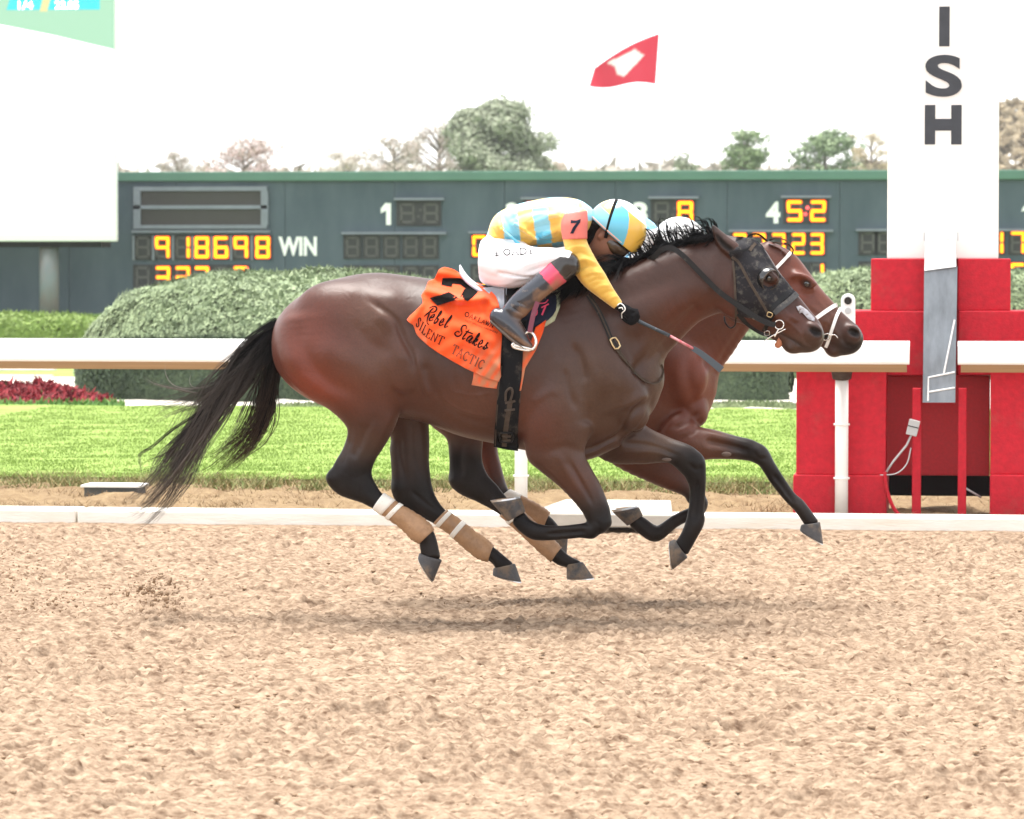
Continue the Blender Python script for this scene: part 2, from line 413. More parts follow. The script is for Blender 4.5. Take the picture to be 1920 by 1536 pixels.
# verge and lawn
def sheet(name, x0, x1, y0, y1, z, m, amp=0, n=(200, 30), smooth=True, kind='structure'):
    X, Y = np.meshgrid(np.linspace(x0, x1, n[0]), np.linspace(y0, y1, n[1]), indexing='ij')
    Z = z + amp * (fbm(X, Y, .18, 77, 3) - .5) * 2
    I = np.arange(n[0] * n[1]).reshape(n)
    q = np.stack([I[:-1, :-1], I[1:, :-1], I[1:, 1:], I[:-1, 1:]], -1).reshape(-1, 4)
    return tag(meshobj(name, np.stack([X, Y, Z], -1).reshape(-1, 3), q, m, None, smooth), kind=kind)
YL0, YL1 = G(960, 912, .03).y, G(960, 776).y
sheet('verge', -25, 25, YK + .29, YL0 + .35, .035, M_EARTH, .05, (700, 40))
sheet('lawn', -25, 25, YL0, YL1, .07, M_LAWN, .015, (300, 60))
sheet('gravel_bed', -40, 40, YL1 - .1, YL1 + 9, .05, M_GRAVEL, .05, (200, 40))
sheet('far_lawn', -60, 60, YL1 + 8.5, 70, .03, M_LAWN, .02, (60, 30))

# grass blades
def blades(name, n, x0, x1, y0, y1, h, m, w=.006, z=.06, dens=None, lean=.5, colr=None):
    x = RNG.uniform(x0, x1, n); y = y0 + (y1 - y0) * RNG.uniform(0, 1, n) ** 1.3
    if dens is not None: k = dens(x, y) > RNG.uniform(0, 1, n); x, y = x[k], y[k]
    n = len(x); a = RNG.uniform(0, 6.28, n); hh = h * RNG.uniform(.4, 1.25, n); lx, ly = RNG.normal(0, lean, n) * hh, RNG.normal(0, lean, n) * hh
    b = np.stack([x, y, np.full(n, z)], 1); d = np.stack([np.cos(a), np.sin(a), 0 * a], 1) * w
    v = np.stack([b - d, b + d, b + np.stack([lx, ly, hh], 1)], 1).reshape(-1, 3)
    c = None
    if colr is not None:
        c = np.repeat(np.array(colr[0])[None] + (np.array(colr[1]) - np.array(colr[0]))[None] * RNG.uniform(0, 1, n)[:, None], 3, 0)
    o = meshobj(name, v, np.arange(3 * n).reshape(-1, 3), m, None, False, col=c); o['kind'] = 'stuff'; return o
M_BLADE = mat('grass_blade', (.1, .2, .03), rough=.7, spec=.2, attr='tint')
blades('grass', 230000, -7.5, 5.5, YL0, YL1 - .3, .020, M_BLADE, .005, .067, colr=((.18, .265, .055), (.235, .325, .085)))
blades('verge_grass', 60000, -7, 5, YL0 - .75, YL0 + .4, .075, M_BLADE, .005, .03, dens=lambda x, y: np.clip((y - YL0 + .85) / .8, .1, 1) * (.25 + .75 * (fbm(x, y, .5, 8, 2) > .47)), lean=.8, colr=((.10, .16, .04), (.30, .22, .11)))
blades('dry_grass', 26000, -7, 5, YK + .33, YL0 + .1, .05, M_BLADE, .004, .02, lean=1.0, dens=lambda x, y: .9 * (fbm(x, y, .35, 18, 2) > .45), colr=((.15, .10, .05), (.34, .24, .14)))

# concrete slab and drain cover by the kerb
M_CONC = mat('concrete', (.42, .39, .34), rough=.85, var=.1, vscale=6, bump=.2, bscale=40)
a, b = G(1000, 966, .1), G(1262, 936, .1)
m = MB(); m.prism([G(985, 962, .10), G(1262, 966, .10), G(1258, 938, .10), G(1060, 936, .10)], (0, 0, -.08))
tag(m.build('concrete_slab', M_CONC, None, bevel=.008, base=G(1120, 955)), 'pale concrete slab set in the verge between the galloping legs', 'slab')
M_GREYBOX = mat('grey_box', (.10, .11, .11), rough=.8)
dr = empty('drain_box', 'small drain box with a white lid at the lawn edge under the horse tail', 'drain', G(205, 935))
yb = G(205, 936).y
m = MB(); xa, xb, za, zb = pxbox(m, 158, 914, 258, 944, yb, .25); m.build('box', M_GREYBOX, dr)
m = MB(); m.box((xa - .02, yb - .03, zb + .001), (xb + .02, yb + .28, zb + .015)); m.build('lid', M_WHITE, dr)

# ------------------------------------------------------------------ running rail
YR = YK + .30
def railz(py): return P(960, py, YR).z
zt, zf, zb_ = railz(638), railz(680), railz(692)
def rail(name, x0, x1, label):
    r = empty(name, label, 'rail', ((x0 + x1) / 2, YR, 0), 'running rail either side of the finish line')
    H_ = zt - zf
    prof = [(.15, zt - .012), (.11, zt), (.06, zt - .002), (.025, zt - .012), (.006, zt - .03), (0, zt - .055), (0, zf + .01), (.006, zf), (.02, zf - .004), (.02, zf + .008), (.012, zf + .02), (.014, zt - .05), (.04, zt - .02), (.11, zt - .012)]
    m = MB(); m.prism([(x0, YR + y, z) for y, z in prof], (x1 - x0, 0, 0)); m.build('rail_cover', M_WHITE, r)
    zc = zf - .002; h = zf - zb_ + .012
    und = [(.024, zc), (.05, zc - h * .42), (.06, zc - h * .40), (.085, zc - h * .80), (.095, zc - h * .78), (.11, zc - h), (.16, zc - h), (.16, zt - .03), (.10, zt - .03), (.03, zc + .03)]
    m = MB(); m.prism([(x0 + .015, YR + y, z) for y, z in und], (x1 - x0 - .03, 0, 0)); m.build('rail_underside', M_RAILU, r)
    m = MB(); m.prism([(x0 - .004 if x0 > 0 else x1, YR + y, z) for y, z in prof[:9]] , (.004, 0, 0)); m.build('end_cap', M_WHITE, r)
    return r
M_RAILU = mat('rail_underside_bounce', (.36, .24, .13), rough=.5, var=.12, vscale=6, stretch=(.3, 6, 6))  # white rail: brown bounce from the track painted into its underside
xl = P(1704, 668, YR).x; xr = P(1797, 668, YR).x
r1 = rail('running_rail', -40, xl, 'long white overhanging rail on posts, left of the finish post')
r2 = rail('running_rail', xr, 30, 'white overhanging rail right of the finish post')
M_BRK = mat('bracket_iron', (.05, .032, .024), rough=.7, var=.2, vscale=20)
M_POST = mat('post_paint', (.80, .79, .76), rough=.5, dirt=((.5, .4, .28), 6, .62))
YP = YR + .26
def railpost(px, par):
    x = P(px, 850, YP).x
    m = MB(); m.tube([(x, YP, -.02), (x, YP, zb_ - .03)], .042, 14); p = m.build('post', M_POST, par, True)
    for z in (.28, .62):
        m = MB(); m.tube([(x, YP, z), (x, YP, z + .012)], .052, 14); m.build('post_band', M_POST, p, True)
    m = MB(); m.tube([(x, YP, zb_ - .06), (x, YP - .01, zb_ - .01), (x, YP - .06, zb_ + .02), (x, YP - .12, zb_ + .03)], [.06, .068, .062, .05], 14); m.build('bracket', M_BRK, par, True)
for px in (1578, 977, -330): railpost(px, r1)
railpost(2200, r2)
# sensor on the rail
ts = empty('timing_sensor', 'white rounded timing sensor with a black lens above the rail beside the horse muzzle', 'sensor', P(1590, 640, YR + .08))
M_SENS = mat('sensor_plastic', (.80, .80, .80), rough=.4); M_LENS = mat('black_lens', (.01, .01, .01), rough=.15, spec=.7); M_GREY = mat('grey_lens', (.45, .46, .47), rough=.4)
m = MB(); c0, c1 = P(1590, 564, YR + .05), P(1590, 645, YR + .05); w = .044
pts = [(c0.x + w * math.cos(a), c0.y, c0.z + w * math.sin(a)) for a in np.linspace(0, math.pi, 12)] + [(c1.x - w, c0.y, c1.z), (c1.x + w, c0.y, c1.z)]
m.prism(pts, (0, .07, 0)); m.build('housing', M_SENS, ts, bevel=.006)
for py, mm, r in ((564, M_LENS, .024), (583, M_GREY, .02)):
    c = P(1590, py, YR + .05); m = MB(); m.tube([(c.x, c.y - .006, c.z), (c.x, c.y + .01, c.z)], r, 16); m.build('lens', mm, ts)

# ------------------------------------------------------------------ finish post
M_RED = mat('red_paint', (.45, .009, .022), rough=.6, spec=.25, var=.16, vscale=26, bump=.15, bscale=90, dirt=((.30, .055, .05), 4, .55, .45))
M_REDD = mat('red_board', (.38, .007, .014), rough=.6, var=.14, vscale=50)
M_LETTER = mat('dark_letter', (.045, .05, .06), rough=.6, var=.15, vscale=12)
M_EDGE = mat('pale_edge', (.75, .45, .44), rough=.5)
Y1 = YK + .62
fp = empty('finish_post', 'tall white finish post with dark letters on a stepped red base', 'finish post', (P(1768, 970, Y1).x, Y1, 0))
def rb(x0, y0, x1, y1, Y, d, name='red_block', mm=None, bev=.008):
    m = MB(); r = pxbox(m, x0, y0, x1, y1, Y, d); m.build(name, mm or M_RED, fp, bevel=bev); return r
rb(1487, 891, 1662, 974, Y1, .75); rb(1493, 672, 1661, 891, Y1 + .03, .70)
rb(1591, 583, 1733, 704, Y1 + .24, .45); rb(1633, 485, 1735, 583, Y1 + .30, .36)
rb(1856, 891, 2034, 976, Y1, .75); rb(1857, 672, 2028, 891, Y1 + .03, .70)
rb(1797, 583, 1936, 704, Y1 + .24, .45); rb(1796, 485, 1895, 583, Y1 + .30, .36)
rb(1661, 704, 1856, 892, Y1 + .36, .04, 'red_backboard', M_REDD)
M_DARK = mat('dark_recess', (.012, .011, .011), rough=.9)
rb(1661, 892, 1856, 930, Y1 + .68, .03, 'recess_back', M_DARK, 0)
# the white shaft, standing between the red tiers
m = MB(); zs = P(1768, 486, Y1 + .34).z; xa, xb = P(1664, 300, Y1 + .34).x, P(1873, 300, Y1 + .34).x
m.box((xa, Y1 + .34, zs), (xb, Y1 + .34 + (xb - xa), zs + 3.4)); m.build('shaft', M_WHITE, fp, bevel=.01)
m = MB(); m.box((xa + .1, Y1 + .42, .42), (xb - .1, Y1 + .95, zs)); m.build('shaft_foot', M_REDD, fp)
def letters(s, x0, y0, x1, y1, Y, par, mm, name='letter', th=.006, bold=.02):
    uv, f = text_mesh(s, 1, bold); n = len(uv); v = []
    for u, w in uv: v.append(P(x0 + (x1 - x0) * u, y1 + (y0 - y1) * w, Y))
    mb = MB(); mb.add(v, f); o = mb.build(name, mm, par)
    sol = o.modifiers.new('thickness', 'SOLIDIFY'); sol.thickness = th; sol.offset = 0; return o
YF = Y1 + .337
for s, x0, y0, x1, y1 in (('I', 1761, 12.5, 1780.5, 87), ('S', 1735, 103, 1803.5, 181.5), ('H', 1734, 197, 1803, 271)):
    if s == 'S': letters(s, x0, y0, x1, y1, YF, fp, M_LETTER, bold=.03)
    else:        # block strokes
        if s == 'I': rects = [(x0, y0, x1, y1)]
        else: rects = [(x0, y0, x0 + 19.5, y1), (x1 - 19.5, y0, x1, y1), (x0 + 19.5, y0 + 26, x1 - 19.5, y0 + 48)]
        m = MB()
        for q in rects: pxbox(m, *q, YF, .004)
        m.build('letter', M_LETTER, fp)
# mirror strip down the middle with its white paper top
M_STEEL = mat('brushed_steel', (.22, .24, .26), rough=.4, metal=.5, var=.3, vscale=3, stretch=(3, 3, .8), bump=.05, bscale=40)
M_PAPER = mat('white_sheet', (.78, .78, .78), rough=.6)
ms = empty('mirror_strip', 'silver mirror strip standing in the middle of the red base, paper at its top', 'mirror', P(1762, 755, Y1 + .1))
m = MB(); m.prism([P(1730, 755, Y1 + .02), P(1791, 755, Y1 + .02), P(1795, 500, Y1 + .22), P(1733, 500, Y1 + .22)], (0, .02, 0)); m.build('steel_panel', M_STEEL, ms)
m = MB(); m.prism([P(1733, 508, Y1 + .19), P(1793, 500, Y1 + .19), P(1791, 446, Y1 + .26), P(1735, 446, Y1 + .26)], (0, .008, 0)); m.build('paper_sheet', M_PAPER, ms)
m = MB()
for q in ([(1737, 454), (1784, 448)], [(1738, 477), (1790, 468)]): m.tube([P(*q[0], Y1 + .235), P(*q[1], Y1 + .235)], .003, 5)
m.build('paper_print', M_GREY, ms)
for q in ([(1733, 452), (1733, 436)], [(1796, 452), (1796, 436)]):
    m = MB(); m.tube([P(*q[0], Y1 + .3), P(*q[1], Y1 + .3)], .004, 6); m.build('hook', M_GREY, ms)
m = MB()
for q in ([(1740, 752), (1741, 708), (1790, 698)], [(1741, 735), (1790, 727)], [(1770, 700), (1790, 600)]): m.tube([P(x_, y_, Y1 + .015 + (755 - y_) / 255 * .2 - .012) for x_, y_ in q], .006, 5)
m.build('white_mark', M_PAPER, ms)
for x0, x1 in ((1710, 1727), (1796, 1812)):
    m = MB(); pxbox(m, x0, 728, x1, 974, Y1 + .06, .06); o = m.build('steel_upright', M_RED, None, bevel=.006, base=P(x0 + 8, 974, Y1 + .06))
    tag(o, 'thin red upright %s of the mirror strip, in front of the recess' % ('left' if x0 < 1750 else 'right'), 'upright', 'thin red uprights')
jb = empty('junction_box', 'small grey junction box tilted on the red upright', 'junction box', P(1712, 802, Y1 + .04))
M_JB = mat('grey_plastic', (.42, .42, .42), rough=.5)
c = P(1712, 802, Y1 + .03); R_ = math.radians(-14); ax = Vector((math.cos(R_), 0, math.sin(R_))); az = Vector((-math.sin(R_), 0, math.cos(R_)))
m = MB(); m.obox(c, ax * .035, (0, .02, 0), az * .05); m.build('housing', M_JB, jb, bevel=.005)
m = MB(); m.obox(c + Vector((0, -.021, 0)) + az * .006, ax * .034, (0, .002, 0), az * .003); m.build('seam', M_DARK, jb)
m = MB(); m.tube([c - az * .05, P(1700, 835, Y1 + .03), P(1675, 865, Y1 + .02), P(1662, 885, Y1 + .02)], .007, 7); m.build('cable', M_JB, jb, True)
m = MB(); m.tube(catmull([tuple(P(1708, 840, Y1 + .03)), tuple(P(1700, 870, Y1)), tuple(P(1680, 888, Y1 - .02)), tuple(P(1650, 891, Y1 - .02))], 6), .004, 6); m.build('thin_cable', M_JB, jb, True)
m = MB(); m.tube(catmull([tuple(P(1659, 885, Y1 - .02)), tuple(P(1662, 915, Y1 - .02)), tuple(P(1674, 950, Y1 - .03)), tuple(P(1691, 972, Y1 - .04))], 6), .012, 8)
tag(m.build('hose', M_RED, None, True, base=P(1690, 970, Y1)), 'red hose hanging down beside the recess in the red base', 'hose')
m = MB(); m.tube([P(1811, 916, Y1 + .2), P(1840, 933, Y1 + .2)], .007, 6); tag(m.build('metal_rod', M_JB, None, True, base=P(1840, 933, Y1 + .2)), 'short grey rod lying in the dirt of the recess', 'rod')

# ------------------------------------------------------------------ scoreboard
YB = G(960, 588).y
def bz(py, Y=None): return P(960, py, Y or YB).z
M_BOARD = mat('board_paint', (.064, .088, .108), rough=.8, spec=.15, col2=(.094, .122, .146), vscale=1.3, stretch=(1, 1, .35), dirt=((.11, .135, .145), 1.1, .60, .5))
M_CAP = mat('green_cap', (.085, .180, .140), rough=.6, var=.08, vscale=1)
M_FRAMEG = mat('grey_frame', (.18, .20, .24), rough=.6, var=.1, vscale=4)
M_PANELB = mat('blank_panel', (.045, .040, .038), rough=.55, var=.12, vscale=30)
M_WIN = mat('digit_window', (.028, .028, .030), rough=.6)
M_OFF = mat('unlit_segment', (.085, .082, .078), rough=.6)
M_LIT = mat('lit_segment', (1.0, .52, .01), rough=.9, emit=.30); M_GLOW = mat('lit_rim', (1.0, .10, .005), rough=.9, emit=.22)
M_REDL = mat('red_lamp', (1, .10, .10), rough=.9, emit=.3)
x0b, x1b = P(150, 450, YB).x - 9, P(1960, 450, YB).x + 16
sb = empty('scoreboard', 'long dark slate tote board with amber digits and a green top edge', 'scoreboard', ((x0b + x1b) / 2, YB, 0))
zc0, zc1 = bz(338.5), bz(321)
xj = x0b; k = 0
while xj < x1b - .1:                       # board panels
    xe = min(xj + 2.9, x1b); m = MB(); m.box((xj + .006, YB + .004 * (k % 2), -.1), (xe - .006, YB + .4, zc0)); m.build('board_panel', M_BOARD, sb); xj = xe; k += 1
m = MB(); m.box((x0b, YB - .12, zc0), (x1b, YB + .6, zc1)); m.build('green_cap', M_CAP, sb, bevel=.02)
SEG = {'0': 'abcdef', '1': 'bc', '2': 'abged', '3': 'abgcd', '4': 'fgbc', '5': 'afgcd', '6': 'afgecd', '7': 'abc', '8': 'abcdefg', '9': 'abcfg', ' ': '', '-': 'g'}
def segs(w, h, t):
    g = t * .12
    return {'a': (g, h - t, w - g, h), 'g': (g, h / 2 - t / 2, w - g, h / 2 + t / 2), 'd': (g, 0, w - g, t), 'f': (0, h / 2 + g, t, h - g), 'b': (w - t, h / 2 + g, w, h - g),
            'e': (0, g, t, h / 2 - g), 'c': (w - t, g, w, h / 2 - g)}
def rrect(m, x0, z0, x1, z1, y, d, r):
    r = min(r, (x1 - x0) / 2.01, (z1 - z0) / 2.01); p = []
    for cx, cz, a0 in ((x1 - r, z1 - r, 0), (x0 + r, z1 - r, 90), (x0 + r, z0 + r, 180), (x1 - r, z0 + r, 270)):
        for a in (0, 45, 90): p.append((cx + r * math.cos(math.radians(a0 + a)), y, cz + r * math.sin(math.radians(a0 + a))))
    m.prism(p, (0, d, 0))
def digit(px, py, ch, w=27, h=40, unlit=True, win=True):
    """digit centred on photo position: window > segments"""
    c = P(px, py, YB); s = P(px + 1, py, YB).x - c.x; sz = bz(py - 1) - bz(py)
    W, Hh = w * s, h * sz; t = W * .235; x0, z0 = c.x - W / 2, c.z - Hh / 2
    m = MB(); m.box((x0 - W * .15, YB - .03, z0 - Hh * .07), (x0 + W * 1.15, YB - .006, z0 + Hh * 1.07)); d = m.build('digit_window', M_WIN, sb)
    for k_, (a, b, e, f) in segs(W, Hh, t).items():
        on = k_ in SEG[ch]
        if not on and not unlit: continue
        m = MB(); mg_ = -t * .16 if not on else t * .06
        if on:
            rrect(m, x0 + a - mg_, z0 + b - mg_, x0 + e + mg_, z0 + f + mg_, YB - .046, .01, t * .5); gl = m.build('lit_segment', M_GLOW, d)
            m = MB(); q = t * .14; rrect(m, x0 + a + q, z0 + b + q, x0 + e - q, z0 + f - q, YB - .054, .006, t * .4)
            o = meshobj('lit_segment', m.v, m.f, M_LIT, d)
        else:
            rrect(m, x0 + a - mg_, z0 + b - mg_, x0 + e + mg_, z0 + f + mg_, YB - .036, .004, t * .3); m.build('segment', M_OFF, d)
def digits(s, xs_, py, **k):
    for c, x in zip(s, xs_): digit(x, py, c, **k)
def ledge(x0, x1, py):
    m = MB(); pxbox(m, x0, py - 2, x1, py + 2.5, YB - .16, .155); m.build('ledge', M_FRAMEG, sb)
def painted(s, x0, y0, x1, y1):
    letters(s, x0, y0, x1, y1, YB - .012, sb, M_PAINTW, 'painted_number', .012, .04)
M_PAINTW = mat('white_lettering', (.85, .85, .85), rough=.6)
# framed blank panel
for q in ((250, 350, 500, 358), (250, 385, 500, 392), (250, 422, 500, 429), (250, 358, 263, 422), (489, 358, 502, 422)):
    m = MB(); pxbox(m, *q, YB - .14, .13); m.build('frame_bar', M_FRAMEG, sb)
for q in ((263, 358, 489, 385), (263, 392, 489, 422)):
    m = MB(); pxbox(m, *q, YB - .06, .05); m.build('blank_panel', M_PANELB, sb)
ledge(246, 505, 434)
digits(' 918698', (268, 305, 343, 379, 415, 452, 493), 464, w=28, h=42)
digits(' 327 2', (268, 306, 343, 379, 415, 452), 520, w=28, h=42)
for xx in (250, 287, 324, 361, 397, 433, 472):
    m = MB(); pxbox(m, xx - 2, 442, xx + 2, 488, YB - .06, .054); m.build('divider', M_FRAMEG, sb)
painted('WIN', 522, 444, 594, 480)
XC = (661, 697, 734, 771, 806)
for gx, num, od, row, row2 in ((0, '1', '  ', '     ', '     '), (238, '2', '5 ', '02347', '12 34'), (477, '3', ' 8', '     ', '     '), (726, '4', '52', '27723', '    1'), (970, '5', '  ', ' 1 17', '    5'), (1196, '6', '  ', ' 1723', '    2')):
    o = gx
    if gx == 970:
        painted('5', 1690, 382, 1715, 420); continue
    if gx == 1196:
        painted('6', 1914, 378, 1938, 418); digits(' 1  17', (1634 - 7, 1659, 1700, 1740, 1868, 1908), 455, w=27, h=41); digits('    55', (1634 - 7, 1659, 1700, 1740, 1868, 1908), 514, w=27, h=41)
        ledge(1605, 1960, 431); continue
    if num == '1':
        m = MB(); m.prism([P(x_, y_, YB - .012) for x_, y_ in ((722, 381), (733, 381), (733, 422), (724, 422), (724, 395), (714, 400), (714, 391))], (0, .006, 0)); m.build('painted_number', M_PAINTW, sb)
    else: painted(num, 710 + o, 381 - o * .004, 737 + o, 422 - o * .004)
    yo = 400 - o * .006
    m = MB(); pxbox(m, 743 + o, yo - 24, 827 + o, yo + 24, YB - .028, .02); m.build('odds_window', M_WIN, sb)
    digit(764 + o, yo, od[0], w=30, h=40); digit(808 + o, yo, od[1], w=30, h=40)
    for k_ in (-1, 1):
        m = MB(); c = P(786 + o - 2 * k_, yo + 6 * k_, YB - .04); m.tube([c, c + Vector((0, .02, 0))], .05 if num == '4' else .035, 8)
        m.build('separator', M_REDL if num == '4' else M_OFF, sb)
    ledge(738 + o, 832 + o, yo - 27); ledge(640 + o, 836 + o, 437 - o * .006)
    digits(row, [x_ + o for x_ in XC], 463 - o * .008, w=26, h=40); digits(row2, [x_ + o for x_ in XC], 520 - o * .008, w=26, h=40)

# ------------------------------------------------------------------ video board and its column
def emat(name, col, k):
    m = mat(name, (.02, .02, .02), rough=.9, spec=.02); b_ = m.node_tree.nodes['Principled BSDF']; b_.inputs['Emission Color'].default_value = (*col, 1); b_.inputs['Emission Strength'].default_value = k; return m
YV = YB - 2.2
vb = empty('video_board', 'huge white video board at the upper left on a grey column', 'video board', (P(80, 590, YV).x, YV, 0))
M_VB = mat('video_casing', (.82, .82, .82), rough=.5)
m = MB(); xa, xb, za, zb2 = pxbox(m, -420, -330, 217, 453, YV, .2); m.build('casing', M_VB, vb, bevel=.03)
m = MB(); m.prism([P(x_, y_, YV - .012) for x_, y_ in ((-400, 440), (213, 440), (213, -310), (-400, -310))], (0, .008, 0)); m.build('screen', mat('screen_light', (.9, .9, .9), rough=.9, emit=.21), vb)
m = MB(); m.prism([P(x_, y_, YV - .022) for x_, y_ in ((-400, -10), (0, 46), (100, 66), (214, 93), (214, -310), (-400, -310))], (0, .006, 0)); m.build('screen_lawn', emat('screen_green', (.58, .98, .68), .17), vb)
m = MB(); m.prism([P(x_, y_, YV - .022) for x_, y_ in ((-400, 40), (0, 83), (214, 128), (214, 131), (0, 87), (-400, 44))], (0, .006, 0)); m.build('screen_rail', emat('screen_pink', (1., .86, .90), .18), vb)
M_CYAN = emat('cyan_banner', (.10, .95, 1.0), .19); M_YEL = emat('yellow_slash', (1, .92, .45), .19); M_SW = mat('screen_white', (1, 1, 1), rough=.5, emit=1.0)
m = MB(); m.prism([P(12, 19, YV - .04), P(187, 18, YV - .04), P(187, -30, YV - .04), P(28, -30, YV - .04)], (0, .015, 0)); m.build('banner', M_CYAN, vb)
m = MB(); m.prism([P(74, 22, YV - .055), P(88, 22, YV - .055), P(100, -20, YV - .055), P(84, -20, YV - .055)], (0, .012, 0)); m.build('slash', M_YEL, vb)
letters('1/4', 34, 2.5, 62, 17.5, YV - .05, vb, M_SW, 'banner_text', .006); letters('23.05', 103, 2, 147, 17, YV - .05, vb, M_SW, 'banner_text', .006)
M_COLM = mat('column_paint', (.20, .245, .265), rough=.6, col2=(.26, .22, .22), vscale=1.6)
x1c, x2c = P(62, 530, YV).x, P(98, 530, YV).x; zt_ = P(80, 455, YV).z
m = MB(); m.tube([((x1c + x2c) / 2, YV + .7, -.1), ((x1c + x2c) / 2, YV + .7, za)], (x2c - x1c) / 2, 20); m.build('column', M_COLM, vb, True)
m = MB(); pxbox(m, -420, 453, 190, 464, YV + .3, 1.1); m.build('board_shadow', M_DARK, vb)  # dark slab put in as the shadow below the video board

# ------------------------------------------------------------------ shrubs, hedges, flowers
M_LEAF = mat('shrub_leaf', (.1, .14, .07), rough=.65, spec=.25, attr='tint')
def leafcloud(pts, nrm, size, col0, col1, seed, jit=.6, aspect=1.7):
    """leaf-sized triangles at pts"""
    n = len(pts); r = np.random.default_rng(seed); d = nrm + r.normal(0, jit, (n, 3)); d /= np.linalg.norm(d, axis=1)[:, None]
    a = np.cross(d, r.normal(0, 1, (n, 3))); a /= np.linalg.norm(a, axis=1)[:, None] + 1e-9; b = np.cross(d, a)
    s = size * r.uniform(.5, 1.4, n)[:, None]
    v = np.stack([pts - a * s * .5, pts + a * s * .5, pts + b * s * aspect], 1).reshape(-1, 3)
    t = r.uniform(0, 1, n)[:, None]; c = np.repeat(np.array(col0) * (1 - t) + np.array(col1) * t, 3, 0)
    return v, np.arange(3 * n).reshape(-1, 3), c
def mound(name, label, cat, cx, cyy, rx, ry, rz, n, c0, c1, seed, size=.05, group=None, box=False, z0=0., flat=2.4):
    r = np.random.default_rng(seed); o = empty(name, label, cat, (cx, cyy, z0), group)
    p = r.normal(0, 1, (n, 3)); p[:, 2] = np.abs(p[:, 2]); pw = 6. if box else flat
    p /= ((np.abs(p) ** pw).sum(1) ** (1 / pw))[:, None]
    q = p * [rx, ry, rz]
    bump = fbm(q[:, 0] * 1.0 + q[:, 2] * .6 + 9, q[:, 1] + q[:, 2] + 9, .55, seed, 3) - .5
    sc = 1 + (bump * (.12 if not box else .05))[:, None]; depth = r.uniform(0, 1, n)[:, None] ** 3 * .10
    pts = q * (sc - depth) + [cx, cyy, z0]
    nr = p / np.array([rx, ry, rz]); nr /= np.linalg.norm(nr, axis=1)[:, None]
    v, f, c = leafcloud(pts, nr, size, c0, c1, seed)
    tnt = np.repeat(.75 + .5 * fbm(q[:, 0] + 5, q[:, 1] + q[:, 2] + 5, .35, seed + 9, 2), 3)[:, None]
    meshobj('foliage', v, f, M_LEAF, o, False, col=c * tnt)
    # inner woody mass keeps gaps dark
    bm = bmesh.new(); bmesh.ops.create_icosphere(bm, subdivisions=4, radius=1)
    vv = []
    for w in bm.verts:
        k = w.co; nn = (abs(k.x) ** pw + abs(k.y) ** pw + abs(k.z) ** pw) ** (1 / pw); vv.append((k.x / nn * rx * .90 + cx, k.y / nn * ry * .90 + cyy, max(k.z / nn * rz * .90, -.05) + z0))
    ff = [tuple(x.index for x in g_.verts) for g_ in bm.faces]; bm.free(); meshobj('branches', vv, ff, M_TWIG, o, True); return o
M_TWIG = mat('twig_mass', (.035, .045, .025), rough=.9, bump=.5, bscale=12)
JC0, JC1 = (.125, .17, .09), (.265, .325, .18)
def bush(px0, px1, pyt, pyb, label, seed, n=42000, name='juniper_bush', **k):
    c = G((px0 + px1) / 2, pyb); d = (P(px1, pyb, c.y) - P(px0, pyb, c.y)).x / 2; ry = min(d * .7, 2.2)
    h = P((px0 + px1) / 2, pyt, c.y + ry * .5).z
    return mound(name, label, 'bush', c.x, c.y + ry, d, ry, h, n, JC0, JC1, seed, group='clipped juniper bushes in front of the board', **k)
bush(84, 965, 512, 757, 'broad rounded grey-green bush behind the rail and horse rump, largest on the left', 5, 130000, size=.036, flat=2.9)
bush(960, 1472, 570, 752, 'clipped dark bush behind the horses necks, left of the red base', 6, 70000, size=.034)
def bush2():
    c = G(1760, 722); return mound('juniper_bush', 'pale flat-topped bush behind the red finish base', 'bush', c.x, c.y + 1.6, 2.3, 1.6, P(1700, 508, c.y + 1.2).z, 80000, JC0, JC1, 7, .036, 'clipped juniper bushes in front of the board', flat=4.)
bush2()
ch = G(30, 640); hz = P(30, 590, ch.y + .6).z
mound('clipped_hedge', 'low boxy bright green hedge below the video board at far left', 'hedge', P(-160, 600, ch.y).x, ch.y + .6, P(190, 600, ch.y).x - P(-160, 600, ch.y).x, .6, hz, 30000, (.13, .20, .045), (.22, .30, .08), 8, .06, box=True)
lh = G(1410, 776)
mound('low_hedge', 'knee-high edging hedge beyond the lawn left of the red base', 'hedge', lh.x, lh.y + .25, P(1492, 770, lh.y).x - lh.x, .25, P(1410, 761, lh.y).z, 14000, (.12, .16, .07), (.22, .27, .13), 9, .03, box=True)
lh = G(600, 776)
mound('low_hedge', 'thin edging hedge beyond the lawn behind the hind legs', 'hedge', lh.x, lh.y + .25, P(700, 770, lh.y).x - lh.x, .25, P(600, 764, lh.y).z, 14000, (.12, .16, .07), (.22, .27, .13), 10, .03, box=True)
for pa, pb, pt, lab, sd_ in ((139, 590, 640, 'added dark green leaf block for the shade at the foot of the rounded left bush under the rail', 21), (1180, 1472, 640, 'added dark green leaf block for the bush shade under the rail just left of the red base', 22)):
    g_ = G((pa + pb) / 2, 760); mound('bush_shade', lab, 'hedge', g_.x, g_.y + .3, (P(pb, 750, g_.y).x - P(pa, 750, g_.y).x) / 2, .3, P((pa + pb) / 2, pt, g_.y + .2).z, 42000, (.030, .046, .028), (.075, .105, .058), sd_, .034, 'dark leaf blocks for bush shade', box=True)  # added blocks of dark leaves stand for the bushes' shaded lower sides
